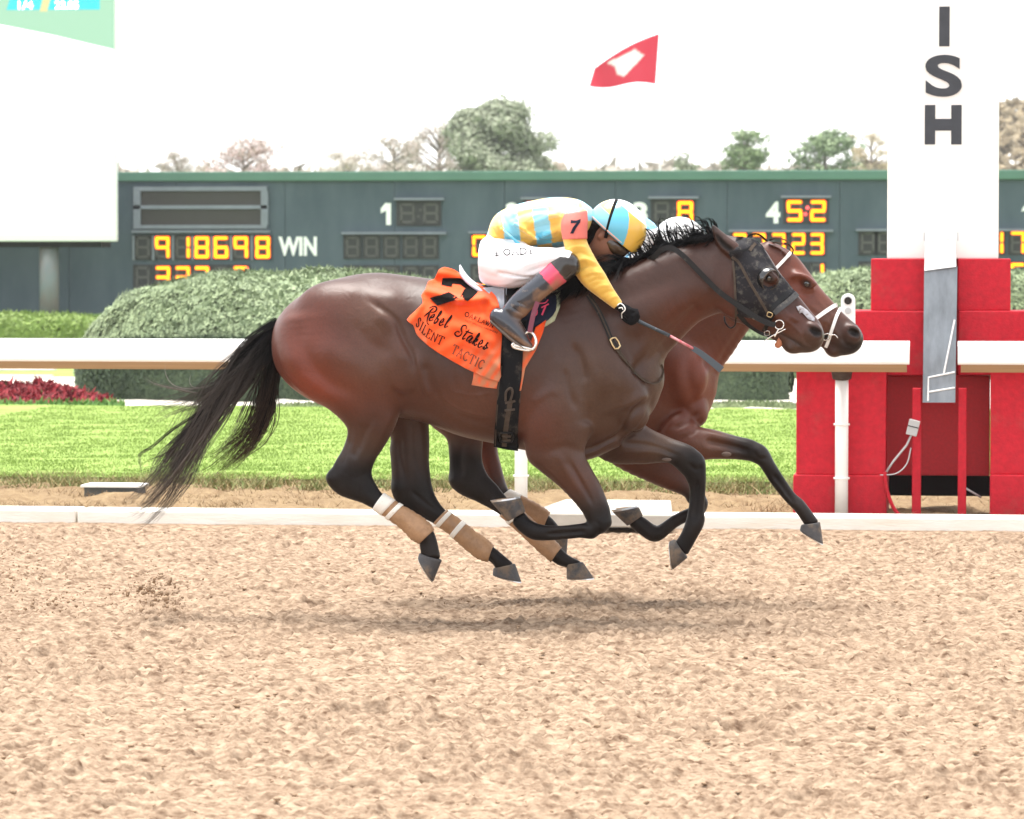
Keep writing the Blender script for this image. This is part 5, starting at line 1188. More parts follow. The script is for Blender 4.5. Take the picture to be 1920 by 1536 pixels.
SERIF = {'S': [[(.85, .78), (.62, 1), (.3, .97), (.15, .75), (.5, .52), (.85, .28), (.72, .04), (.4, 0), (.12, .22)]], 'I': [[(.5, 0), (.5, 1)], [(.25, 0), (.75, 0)], [(.25, 1), (.75, 1)]],
         'L': [[(.25, 0), (.25, 1)], [(.05, 1), (.45, 1)], [(.05, 0), (.9, 0)], [(.9, 0), (.92, .25)]], 'E': [[(.25, 0), (.25, 1)], [(.05, 1), (.85, 1)], [(.25, .52), (.7, .52)], [(.05, 0), (.9, 0)], [(.85, 1), (.87, .8)], [(.9, 0), (.93, .24)]],
         'N': [[(.15, 0), (.15, 1)], [(.15, 1), (.85, 0)], [(.85, 0), (.85, 1)], [(0, 0), (.3, 0)], [(.7, 1), (1, 1)]], 'T': [[(.5, 0), (.5, 1)], [(.05, 1), (.95, 1)], [(.3, 0), (.7, 0)], [(.05, 1), (.03, .78)], [(.95, 1), (.97, .78)]],
         'A': [[(.05, 0), (.5, 1)], [(.5, 1), (.92, 0)], [(.22, .35), (.75, .35)], [(-.05, 0), (.2, 0)], [(.75, 0), (1.05, 0)]], 'C': [[(.9, .78), (.65, 1), (.3, .9), (.1, .5), (.3, .1), (.65, 0), (.92, .22)]],
         'O': [[(.5, 1), (.15, .8), (.1, .4), (.45, 0), (.85, .25), (.88, .7), (.5, 1)]], 'K': [[(.2, 0), (.2, 1)], [(.85, 1), (.22, .45)], [(.4, .6), (.95, 0)]], 'W': [[(0, 1), (.28, 0)], [(.28, 0), (.5, 1)], [(.5, 1), (.74, 0)], [(.74, 0), (1, 1)]],
         'D': [[(.15, 0), (.15, 1)], [(0, 1), (.5, 1), (.9, .75), (.9, .28), (.5, 0), (0, 0)]], 'Y': [[(0, 1), (.5, .5)], [(1, 1), (.5, .5)], [(.5, .5), (.5, 0)], [(.3, 0), (.7, 0)]], 'J': [[(.6, 1), (.6, .2), (.4, 0), (.15, .15)]]}
SCRIPT = {'R': [[(.18, 1.6), (.12, .7), (.05, 0)], [(-.4, 1.2), (.0, 1.75), (.7, 1.75), (.9, 1.3), (.5, .95), (.15, .88), (.5, .5), (.85, 0), (1.35, -.4), (1.9, -.45)]], 'e': [[(0, .35), (.42, .5), (.4, .9), (.15, .9), (0, .5), (.1, .08), (.4, 0), (.8, .3)]],
          'b': [[(0, .3), (.36, 1.2), (.32, 1.7), (.12, 1.45), (.1, .12), (.38, 0), (.58, .4), (.3, .72), (.75, .6)]], 'l': [[(0, .3), (.4, 1.2), (.36, 1.7), (.15, 1.4), (.12, .2), (.35, 0), (.8, .3)]],
          'S': [[(.95, 1.25), (.65, 1.6), (.22, 1.4), (.32, .95), (.75, .6), (.72, .15), (.3, -.05), (-.15, .15), (.05, .55), (.4, .5)]], 't': [[(.32, 1.4), (.2, .2), (.4, 0), (.75, .25)], [(-.2, 1.0), (1.6, 1.15)]],
          'a': [[(.6, .72), (.3, .86), (.02, .5), (.1, .05), (.4, .15), (.62, .75), (.6, .1), (.78, 0), (1, .3)]], 'k': [[(0, .3), (.35, 1.2), (.3, 1.6), (.12, 1.3), (.1, 0)], [(.1, .4), (.5, .82), (.5, .5), (.2, .4), (.6, 0), (.9, .25)]],
          's': [[(0, .2), (.4, .95), (.25, .6), (.55, .35), (.4, .02), (.05, .05), (.02, .22), (.5, .15), (.85, .35)]]}
def lay(text, table, path, size, adv, w, italic=0, up=None):
    """strokes of text along a photo path; size = height in px of one unit, adv = advance"""
    c = catmull(path, 20); seg = np.r_[0, np.cumsum(np.hypot(*np.diff(c, axis=0).T))]; out = []; s = 0
    for i, ch in enumerate(text):
        a = adv[i] if isinstance(adv, (list, tuple)) else adv
        if ch in table:
            p = np.array([np.interp(s, seg, c[:, 0]), np.interp(s, seg, c[:, 1])]); p2 = np.array([np.interp(s + a, seg, c[:, 0]), np.interp(s + a, seg, c[:, 1])])
            t = (p2 - p) / (np.linalg.norm(p2 - p) + 1e-9); u = np.array([t[1], -t[0]]) if up is None else np.array(up)
            for st in table[ch]:
                q = [tuple(p + t * (x * a * .86 + italic * y * size) + u * y * size) for x, y in st]
                ww = w
                if table is SERIF: ww = w if (len(st) > 2 or abs(st[0][0] - st[1][0]) < .3) else w * .6
                out.append((q, ww))
        s += a
    return out

# ------------------------------------------------------------------ saddle cloth, saddle, girth
M_CLOTH = mat('orange_cloth', (.75, .09, .012), rough=.75, spec=.2, attr='tint', bump=.12, bscale=26, sheen=.2)
M_INK = mat('black_print', (.008, .007, .007), rough=.9, spec=.05); M_INKF = mat('faded_print', (.10, .035, .02), rough=.9)
M_BLK = mat('black_leather', (.010, .010, .011), rough=.42, spec=.2, bump=.08, bscale=60, dirt=((.20, .15, .11), 14, .60, .5))
M_GIRTH = mat('girth_web', (.008, .008, .009), rough=.8, spec=.12, bump=.1, bscale=120, dirt=((.10, .085, .07), 10, .55, .6))
M_TAN = mat('dusty_strap', (.065, .049, .038), rough=.8, spec=.15, var=.2, vscale=40)
M_REIN = mat('rein_rubber', (.026, .026, .027), rough=.85, spec=.12, bump=.2, bscale=200, dirt=((.16, .14, .12), 20, .60, .5))
M_NAVY = mat('navy_pad', (.010, .013, .028), rough=.7, spec=.15); M_PINK = mat('pink_piping', (.65, .05, .12), rough=.6); M_GREENPAD = mat('pale_pad_edge', (.34, .38, .25), rough=.8, dirt=((.34, .24, .14), 12, .5, .7))
M_LILAC = mat('cantle_vinyl', (.50, .49, .58), rough=.3, coat=.4); M_GREYPAD = mat('grey_vinyl', (.30, .32, .36), rough=.35, dirt=((.3, .24, .18), 16, .58, .6))
M_STEELT = mat('stirrup_steel', (.78, .76, .73), rough=.22, metal=.9, dirt=((.3, .22, .15), 20, .62, .7)); M_BRASS = mat('brass_buckle', (.75, .58, .32), rough=.3, metal=.9)
def ridge(x, y, a, b, w):
    ax, ay = a; bx, by = b; L2 = (bx - ax) ** 2 + (by - ay) ** 2; t = min(1, max(0, ((x - ax) * (bx - ax) + (y - ay) * (by - ay)) / L2))
    d2 = (x - ax - t * (bx - ax)) ** 2 + (y - ay - t * (by - ay)) ** 2; return math.exp(-d2 / (w * w))
def cfold(x, y):
    r = .024 * ridge(x, y, (802, 545), (862, 563), 7) + .030 * ridge(x, y, (862, 563), (905, 560), 8) + .016 * ridge(x, y, (905, 552), (930, 575), 6) + .018 * ridge(x, y, (820, 512), (880, 524), 8)
    r -= .016 * ridge(x, y, (815, 537), (868, 549), 5) + .012 * ridge(x, y, (868, 577), (925, 592), 7) + .010 * ridge(x, y, (845, 580), (872, 600), 8)
    r += .012 * ridge(x, y, (898, 556), (908, 600), 6) + .008 * ridge(x, y, (850, 610), (925, 640), 9) - .008 * ridge(x, y, (868, 655), (925, 672), 7) + .010 * ridge(x, y, (790, 575), (770, 606), 6) + .012 * ridge(x, y, (905, 650), (938, 690), 8)
    return max(-.009, 1.5 * r) + .0045 * math.sin(x * .16 + y * .09) * math.sin(y * .13 - x * .05)
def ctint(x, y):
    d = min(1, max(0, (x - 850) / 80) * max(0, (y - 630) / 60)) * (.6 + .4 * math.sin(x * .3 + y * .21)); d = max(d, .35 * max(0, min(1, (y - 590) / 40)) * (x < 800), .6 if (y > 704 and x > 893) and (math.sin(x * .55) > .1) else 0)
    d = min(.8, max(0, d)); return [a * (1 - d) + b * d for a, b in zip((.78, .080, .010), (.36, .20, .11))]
sc = empty('saddle_cloth', 'bright orange numbered saddle cloth crumpled over the nearer horse back', 'saddle cloth', P(860, 600, -.3))
CP = [(834, 501), (823, 506), (815, 523), (803, 528), (798, 543), (790, 555), (793, 568), (778, 584), (763, 600), (775, 610), (780, 625), (790, 637), (815, 657), (857, 682), (888, 698), (935, 716), (938, 690), (939, 663), (941, 630), (940, 600), (936, 575), (929, 555), (912, 540), (895, 534), (877, 523), (867, 517), (852, 506)]
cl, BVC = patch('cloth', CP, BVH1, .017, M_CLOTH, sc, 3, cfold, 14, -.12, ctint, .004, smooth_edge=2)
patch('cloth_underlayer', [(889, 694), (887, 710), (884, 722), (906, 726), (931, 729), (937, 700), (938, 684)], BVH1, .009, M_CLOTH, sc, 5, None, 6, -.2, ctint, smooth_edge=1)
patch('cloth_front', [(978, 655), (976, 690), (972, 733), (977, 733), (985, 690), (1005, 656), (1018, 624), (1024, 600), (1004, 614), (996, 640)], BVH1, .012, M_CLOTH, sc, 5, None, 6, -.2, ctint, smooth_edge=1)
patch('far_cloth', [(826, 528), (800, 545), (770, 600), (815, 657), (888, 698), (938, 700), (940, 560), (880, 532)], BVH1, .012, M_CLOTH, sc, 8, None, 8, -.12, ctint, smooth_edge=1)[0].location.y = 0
fo = [o for o in sc.children if o.name == 'far_cloth'][0]
for w in fo.data.vertices: w.co.y = -(w.co.y + ORG[sc].y) - ORG[sc].y
def inkpoly(name, polys, bvh, m, par, off=.009):
    for pl in polys:
        pts = [Vector(p) for p in pl]; xs_ = [p[0] for p in pl]; ys_ = [p[1] for p in pl]
        for x in np.arange(min(xs_), max(xs_), 4.):
            for y in np.arange(min(ys_), max(ys_), 4.):
                if poly_in(x, y, pl): pts.append(Vector((x, y)))
        ne = len(pl); v2, _, f, _, _, _ = delaunay_2d_cdt(pts, [(i, (i + 1) % ne) for i in range(ne)], [list(range(ne))], 1, 1e-4)
        meshobj(name, [P(p[0], p[1], hity(bvh, p[0], p[1]) - off) for p in v2], [tuple(t) for t in f], m, par, True)
inkpoly('numeral_seven', [[(830, 521.7), (863, 521.7), (878, 530), (891, 536), (897, 543), (894, 550), (886, 558), (877, 565), (863, 558), (870, 543), (873, 541), (863, 533), (848.5, 531.7), (846.7, 537.5), (827.5, 534)],
                          [(806, 559), (820, 573), (862.5, 560.5), (841.7, 547.5)]], BVC, M_INK, sc)
wv = lambda t: 1.5 + 1.5 * abs(math.sin(t * 7))
st = lay('Rebel', SCRIPT, [(795, 593), (807, 602), (822, 609), (849, 620)], 15, [11, 10, 11, 10.5, 9], wv, .12)
st += lay('Stakes', SCRIPT, [(853, 628), (870, 637), (890, 648), (927, 662)], 15.5, [13.5, 9.5, 12.5, 12, 11, 11], wv, .12)
ink('script_print', st, BVC, M_INK, sc)
NP_ = [(780, 610), (790, 625), (808, 638), (834, 651), (852, 664), (880, 681), (912, 698)]
ink('name_print', lay('SILENT', SERIF, [(779, 609), (800, 633), (836, 652)], 16.5, [9.5, 8, 10.5, 11.5, 13, 13], 1.9, 0, (.40, -.91)), BVC, M_INK, sc)
ink('name_print', lay('TACTIC', SERIF, [(845, 661), (880, 681), (915, 699)], 17, [12, 12, 12.5, 13, 7, 12], 1.9, 0, (.40, -.91)), BVC, M_INKF, sc)
ink('track_print', lay('OAKLAWN', SERIF, [(870, 592), (890, 601), (930, 618)], 8.5, [10, 8.5, 8.5, 7.5, 8, 9, 8], 1.4), BVC, M_INK, sc)
uv, f_ = text_mesh('HOT SPRINGS, ARKANSAS'); v = []
for u, w in uv:
    x, y = 872 + 60 * u + 1.3 * w, 603 + 23 * u - 3.4 * w; v.append(P(x, y, hity(BVC, x, y) - .0075))
meshobj('small_print', v, f_, M_INK, sc)

sd = empty('racing_saddle', 'small dark racing saddle with pale raised cantle under the nearer rider', 'saddle', P(930, 560, 0))
c = catmull([(862, 497), (866, 507), (876, 520), (892, 533), (912, 543), (935, 550)], 6); m_ = MB(); v = []; f = []
for i, p in enumerate(c):
    t = i / (len(c) - 1); hw = .05 + .11 * math.sin(min(1, t * 1.3) * 1.57)
    th = 4.5 * (1 - .5 * t) * min(1, .35 + 4 * t)
    for k, yy in enumerate(np.linspace(-1, 1, 9)):
        dz = .02 * yy * yy; a = P(p[0] + th * .6, p[1] - th * .6, yy * hw); b = P(p[0] - th * .6, p[1] + th * .6, yy * hw); v += [a - Vector((0, 0, dz)), b - Vector((0, 0, dz))]
n = len(c)
for i in range(n - 1):
    for k in range(8):
        a = i * 18 + k * 2; f += [(a, a + 2, a + 20, a + 18), (a + 1, a + 19, a + 21, a + 3)]
    f += [(i * 18, i * 18 + 18, i * 18 + 19, i * 18 + 1), (i * 18 + 16, i * 18 + 17, i * 18 + 35, i * 18 + 34)]
for e in (0, n - 1): f += [(e * 18 + k * 2, e * 18 + k * 2 + 1, e * 18 + k * 2 + 3, e * 18 + k * 2 + 2) for k in range(8)]
meshobj('cantle', v, f, M_LILAC, sd, True)
m_ = MB(); m_.obox(P(985, 545, 0), (.17, 0, 0), (0, .13, 0), (0, 0, .028)); m_.build('seat', M_BLK, sd, bevel=.025)
patch('skirt', [(905, 540), (925, 538), (950, 540), (947, 582), (938, 592), (928, 560)], BVH1, .026, M_GREYPAD, sd, 6, None, 8, smooth_edge=1)
patch('flap', [(946, 538), (985, 536), (1020, 534), (1015, 556), (985, 588), (960, 606), (945, 606)], BVH1, .032, M_BLK, sd, 6, None, 8, smooth_edge=1)
patch('pad_edge', [(1030, 543), (1051, 545), (1050, 575), (1040, 602), (1022, 613), (1005, 612), (1012, 580)], BVH1, .014, M_GREENPAD, sd, 6, None, 8, smooth_edge=1)
pd, BVP = patch('number_pad', [(1012, 556), (1032, 549), (1043, 556), (1042, 582), (1028, 600), (1004, 612), (985, 626), (976, 628), (978, 600), (995, 575)], BVH1, .022, M_NAVY, sd, 5, None, 8, smooth_edge=2)
ink('pad_piping', [([(1015, 577), (1029, 570)], 2.6), ([(1023, 574), (1016, 591)], 3.4), ([(1012, 569), (1022, 568), (1028, 562)], 2.2), ([(1001, 583), (1006, 578), (1007, 588), (1001, 594)], 2.)], BVP, M_PINK, pd)
gi, BVG = patch('girth', [(944, 600), (990, 600), (981, 650), (978, 700), (975, 745), (971, 800), (971, 846), (950, 843), (926, 838), (928, 800), (934, 730), (940, 680)], BVH1, .018, M_GIRTH, sd, 6, None, 10, -.05, smooth_edge=1, down=(0, -3), mirror=0)
strap('girth_edge', [(940, 686), (935, 730), (930, 790), (928, 836)], 3, M_TAN, gi, BVG, .004); strap('girth_edge', [(975, 735), (972, 790), (971, 842)], 2.5, M_TAN, gi, BVG, .004)
strap('girth_strap', [(957, 752), (953, 775), (949, 800), (945, 838)], 9, M_TAN, gi, BVG, .008)
wire('girth_loop', [(948, 752), (949, 735), (957, 728), (961, 735), (957, 752)], .006, M_TAN, gi, BVG, .014)
for a, b in (((947, 756), (966, 752)), ((946, 770), (965, 768)), ((941, 817), (958, 819)), ((943, 826), (957, 826))): strap('keeper', [a, b], 4.5, M_TAN, gi, BVG, .014)
wire('girth_buckle', [(938, 812), (960, 813), (959, 828), (938, 827)], .005, M_BLK, gi, BVG, .012, closed=True, sub=2)
wire('breast_loop', [(1102, 553), (1120, 578), (1140, 622), (1152, 648), (1172, 676), (1200, 708), (1222, 719), (1238, 714), (1244, 697), (1241, 684)], .0035, M_TAN, horse1, BVH1, .012)
strap('rein_end', [(1102, 553), (1122, 583), (1136, 612), (1144, 632), (1155, 652)], 9, M_REIN, horse1, BVH1, .010); strap('rein_end', [(1155, 652), (1172, 676), (1196, 704), (1216, 717)], 7, M_TAN, horse1, BVH1, .010, taper=.6)
wire('rein_buckle', [(1144, 637), (1154, 633), (1163, 649), (1153, 654)], .0035, M_BRASS, horse1, BVH1, .018, closed=True, sub=2)

# ------------------------------------------------------------------ bridles
M_HOOD = mat('blinker_fabric', (.014, .013, .016), rough=.5, spec=.15, bump=.12, bscale=40, dirt=((.11, .10, .085), 30, .50, .55))
M_ROLL = mat('grey_roll', (.06, .06, .062), rough=.85, spec=.15, dirt=((.2, .18, .155), 18, .52, .7))
M_CUP = mat('blinker_cup', (.008, .008, .009), rough=.12, spec=.6, coat=.5)
HP = [(1381, 444), (1408, 447), (1428, 461), (1453, 502), (1470, 523), (1486, 543), (1491, 553), (1468, 572), (1447, 588), (1442, 602), (1412, 598), (1386, 590), (1377, 560), (1376, 500), (1366, 476), (1374, 474)]
EYEHOLE = (1444, 522, 16)
hd, BVHD = patch('blinker_hood', HP, BVH1, .007, M_HOOD, horse1, 5, None, 3, -.03, smooth_edge=2, mirror=0, down=(-2, 3), hole=EYEHOLE)
def cup(sgn):
    c = P(1441, 522, 0); y0 = hity(BVH1, 1441, 521); c.y = y0 + .010; R = .051; v = []; f = []; fr = Vector((.72, -.50, -.42)).normalized(); nu, nv = 40, 16
    for i in range(nu):
        for j in range(nv + 1):
            th = 2 * math.pi * i / nu; ph = j / nv * 1.5
            v.append(c + Vector((math.cos(th) * math.cos(ph), -math.sin(ph) * .9, math.sin(th) * math.cos(ph))) * R)
    for i in range(nu):
        for j in range(nv):
            a, b = (i * (nv + 1) + j), ((i + 1) % nu) * (nv + 1) + j
            if ((v[a] + v[b] + v[a + 1] + v[b + 1]) / 4 - c).dot(fr) < R * .30: f.append((a, b, b + 1, a + 1))
    fl2 = lambda q: [Vector((p.x, p.y if sgn < 0 else -p.y, p.z)) for p in q]
    o = meshobj('eye_cup', fl2(v), f, M_CUP, hd, True); s = o.modifiers.new('thickness', 'SOLIDIFY'); s.thickness = .003; s.offset = 0
    e1 = fr.cross(Vector((0, 1, 0))).normalized(); e2 = fr.cross(e1).normalized(); q = []
    for k in range(41):
        a = 2 * math.pi * k / 40; p = fr * R * .30 + (e1 * math.cos(a) + e2 * math.sin(a)) * R * .955
        if p.y < .006: q.append(c + Vector((p.x, p.y * .93, p.z)))
    k = max(range(len(q)), key=lambda i_: (q[i_] - q[i_ - 1]).length); q = q[k:] + q[:k]
    m_ = MB(); m_.tube(fl2(q), .0028, 6); m_.build('cup_rim', M_TAN, hd, True)
    q = fl2([c + Vector((math.cos(a), -.02, math.sin(a))) * R * 1.04 for a in np.linspace(0, 2 * math.pi, 25)])
    m_ = MB(); m_.tube(q, .0022, 6); m_.build('cup_seam', M_TAN, hd, True)
cup(-1); cup(1)
B1 = dict(par=horse1, bvh=BVHD)
strap('cheekpiece', [(1372, 482), (1386, 494), (1406, 530), (1425, 562), (1441, 590)], 5, M_TAN, horse1, BVHD, .006)
strap('crown_strap', [(1406, 470), (1412, 461), (1417, 456)], 6, M_TAN, horse1, BVHD, .006); strap('brow_strap', [(1368, 474), (1384, 471), (1400, 468), (1414, 458)], 4, M_BLK, horse1, BVHD, .006)
strap('throat_strap', [(1374, 489), (1377, 520), (1379, 560), (1380, 598)], 4, M_TAN, horse1, BVH1, .016); wire('throat_strap', [(1380, 596, -.06), (1378, 610, -.03), (1369, 615, .0), (1360, 605, .03), (1358, 594, .06)], .004, M_BLK, horse1)
strap('noseband', [(1485, 541), (1470, 556), (1456, 570), (1443, 584)], 9, M_BLK, horse1, BVH1, .013); strap('nose_roll', [(1495, 550), (1480, 564), (1466, 575), (1451, 587)], 11, M_ROLL, horse1, BVH1, .016, thick=.014)
strap('chin_strap', [(1452, 586), (1440, 606), (1432, 622)], 8, M_BLK, horse1, BVH1, .010)
strap('jaw_strap', [(1384, 588), (1400, 606), (1424, 622), (1446, 630)], 9, M_BLK, horse1, BVH1, .008)
RY = hity(BVH1, 1452, 606) - .016
strap('rein', [(1150, 508, .06), (1200, 500, -.02), (1226, 482, -.10), (1240, 469, -.13), (1257, 465, -.14), (1279, 478, -.15), (1313, 512, -.145), (1346, 545, -.13), (1377, 568, -.125), (1414, 593, -.12), (1440, 606, -.105), (1454, 609, -.10)], 10, M_REIN, horse1, thick=.005)
wire('bit_ring', [(1461 + 8.5 * math.cos(a), 609 + 8.5 * math.sin(a), RY - .004) for a in np.linspace(0, 6.28, 13)[:-1]], .0032, M_STEELT, horse1, closed=True, sub=3)
wire('bit_lever', [(1433, 640, RY), (1446, 631, RY - .004), (1473, 617, RY)], .0028, M_STEELT, horse1); wire('bit_lever', [(1460, 617, RY - .004), (1452, 632, RY - .004)], .004, M_STEELT, horse1)
for cx, cyy, a in ((1415, 594, .5), (1438, 625, -.2), (1443, 590, .4)):
    q = [(cx + 4.2 * (math.cos(a) * u - math.sin(a) * w), cyy + 4.2 * (math.sin(a) * u + math.cos(a) * w)) for u, w in ((-1, -.9), (1, -.9), (1, .9), (-1, .9))]
    wire('buckle', q, .0022, M_STEELT if cyy > 592 else M_BRASS, horse1, BVH1, .022, closed=True, sub=2, n=5)
M_NPATCH = mat('nasal_strip', (.34, .34, .37), rough=.7, dirt=((.12, .07, .05), 45, .50, .9))
patch('nasal_strip', [(1493, 575), (1501, 573), (1514, 582), (1528, 597), (1527, 603), (1516, 599), (1504, 586), (1499, 588)], BVH1, .005, M_NPATCH, horse1, 5, None, 1, -.03, smooth_edge=1)
M_TONGUE = mat('tongue', (.42, .16, .08), rough=.5)
v, f = loft_tube([(1462, 630, 1456, 640, .02, -.02), (1467, 640, 1452, 646, .018, -.02), (1466, 648, 1455, 652, .014, -.02), (1462, 652, 1459, 653, .006, -.02)], 0, 0, 12, 4, wrinkle=.08); meshobj('tongue', v, f, M_TONGUE, horse1, True)
# farther horse: white bridle
M_WSTRAP = mat('white_strap', (.80, .79, .77), rough=.5, dirt=((.5, .38, .26), 14, .68, .5))
strap('browband', [(1446, 512), (1462, 496), (1476, 481), (1483, 473)], 6, M_WSTRAP, horse2, BVH2, .010, fallback=H2Y - .05)
strap('noseband', [(1516, 607), (1530, 597), (1548, 584), (1562, 575), (1570, 571)], 7.5, M_WSTRAP, horse2, BVH2, .010, fallback=H2Y - .03); strap('noseband', [(1577, 576), (1569, 592), (1560, 618), (1553, 640), (1548, 652)], 6, M_WSTRAP, horse2, BVH2, .010, fallback=H2Y - .03)
strap('brow_edge', [(1470, 456), (1480, 460), (1487, 468), (1485, 477)], 3, M_BLK, horse2, BVH2, .008, fallback=H2Y - .03)
wire('bit_ring', [(1543, 628), (1553, 626), (1556, 634), (1546, 638)], .003, M_STEELT, horse2, BVH2, .012, closed=True); wire('bit_lever', [(1555, 630), (1565, 628), (1571, 634)], .003, M_STEELT, horse2, BVH2, .012)
strap('bit_strap', [(1530, 640), (1540, 634), (1552, 630)], 5, M_BLK, horse2, BVH2, .010, fallback=H2Y - .05)

# ------------------------------------------------------------------ riders
M_SILK = mat('silk_fabric', (.8, .8, .8), rough=.5, spec=.35, attr='tint', bump=.10, bscale=22, sheen=.3)
M_BREECH = mat('white_breeches', (.80, .79, .82), rough=.6, bump=.10, bscale=18)
M_SKIN = mat('skin', (.25, .115, .075), rough=.5, var=.08, vscale=30)
M_HAIRM = mat('dark_hair', (.008, .007, .007), rough=.8, spec=.1, bump=.6, bscale=90)
M_BOOT = mat('boot_leather', (.02, .02, .025), rough=.16, spec=.45, attr='tint', coat=.3, bump=.05, bscale=30, dirt=((.24, .155, .095), 9, .58, .7))
M_SOLEB = mat('boot_sole', (.10, .075, .06), rough=.8); M_HELM = mat('helmet_cover', (.8, .8, .8), rough=.22, attr='tint', coat=.4); M_PEACH = mat('peach_band', (.80, .45, .38), rough=.5)
M_STRAPB = mat('black_elastic', (.008, .008, .009), rough=.8, spec=.1); M_GLOVE = mat('black_glove', (.008, .008, .009), rough=.85, spec=.1, bump=.2, bscale=80); M_GOG = mat('goggle_lens', (.05, .03, .018), rough=.12, coat=.6)
M_BAND = mat('coral_armband', (.66, .16, .13), rough=.7, bump=.1, bscale=60); M_WPRINT = mat('white_print', (.8, .79, .76), rough=.5)
YEL, BLU, WHT, CRM, PBL = (.70, .42, .07), (.11, .45, .62), (.80, .80, .80), (.66, .50, .17), (.22, .52, .64)
SILKFOLDS = [([(1054, 408), (1020, 402), (985, 412)], 4, 5), ([(1052, 420), (1015, 424), (975, 440)], 4, -5), ([(1052, 432), (1018, 442), (985, 458)], 4, 6), ([(1050, 445), (1025, 455), (1000, 462)], 3, -5), ([(1040, 385), (1000, 388), (960, 402)], 5, 4), ([(1030, 394), (990, 398), (950, 414)], 4, -4),
    ([(930, 410), (940, 430), (960, 455)], 4, 5), ([(942, 402), (955, 425), (975, 450)], 3.5, -5), ([(922, 425), (930, 440), (945, 458)], 3, -4), ([(960, 395), (975, 420), (1000, 450)], 4, 4), ([(1080, 376), (1070, 392), (1058, 402)], 4, 5), ([(1092, 382), (1084, 396), (1076, 402)], 3, -4),
    ([(918, 440), (950, 452), (1000, 460)], 3, 5), ([(960, 446), (1000, 452), (1050, 452)], 3, -5),
    ([(1062, 470), (1082, 462), (1104, 466)], 3.5, 5), ([(1066, 482), (1088, 474), (1110, 482)], 3.5, -5), ([(1072, 496), (1094, 486), (1118, 494)], 3.5, 6), ([(1080, 508), (1100, 500), (1124, 500)], 3, -5), ([(1088, 520), (1108, 512), (1132, 512)], 3, 5), ([(1100, 534), (1118, 524), (1138, 524)], 3, -5), ([(1110, 544), (1126, 536), (1146, 536)], 3, 4), ([(1124, 556), (1138, 548), (1154, 546)], 2.6, -4), ([(1136, 566), (1148, 558), (1162, 556)], 2.6, 3.5), ([(1070, 450), (1080, 500), (1110, 545)], 5, 3)]
BREECHFOLDS = [([(1060, 478), (1020, 486), (975, 500)], 4, 4), ([(1062, 488), (1025, 498), (985, 512)], 3.5, -5), ([(1050, 498), (1010, 512), (960, 524)], 4, 4), ([(1035, 506), (1000, 524), (950, 534)], 3, -4), ([(900, 480), (930, 488), (965, 484)], 5, -3), ([(895, 505), (920, 518), (950, 520)], 5, -3), ([(1062, 470), (1035, 474), (1005, 480)], 3, -4), ([(1020, 466), (985, 474), (950, 478)], 4, 3), ([(910, 530), (935, 534), (970, 530)], 3, 3)]
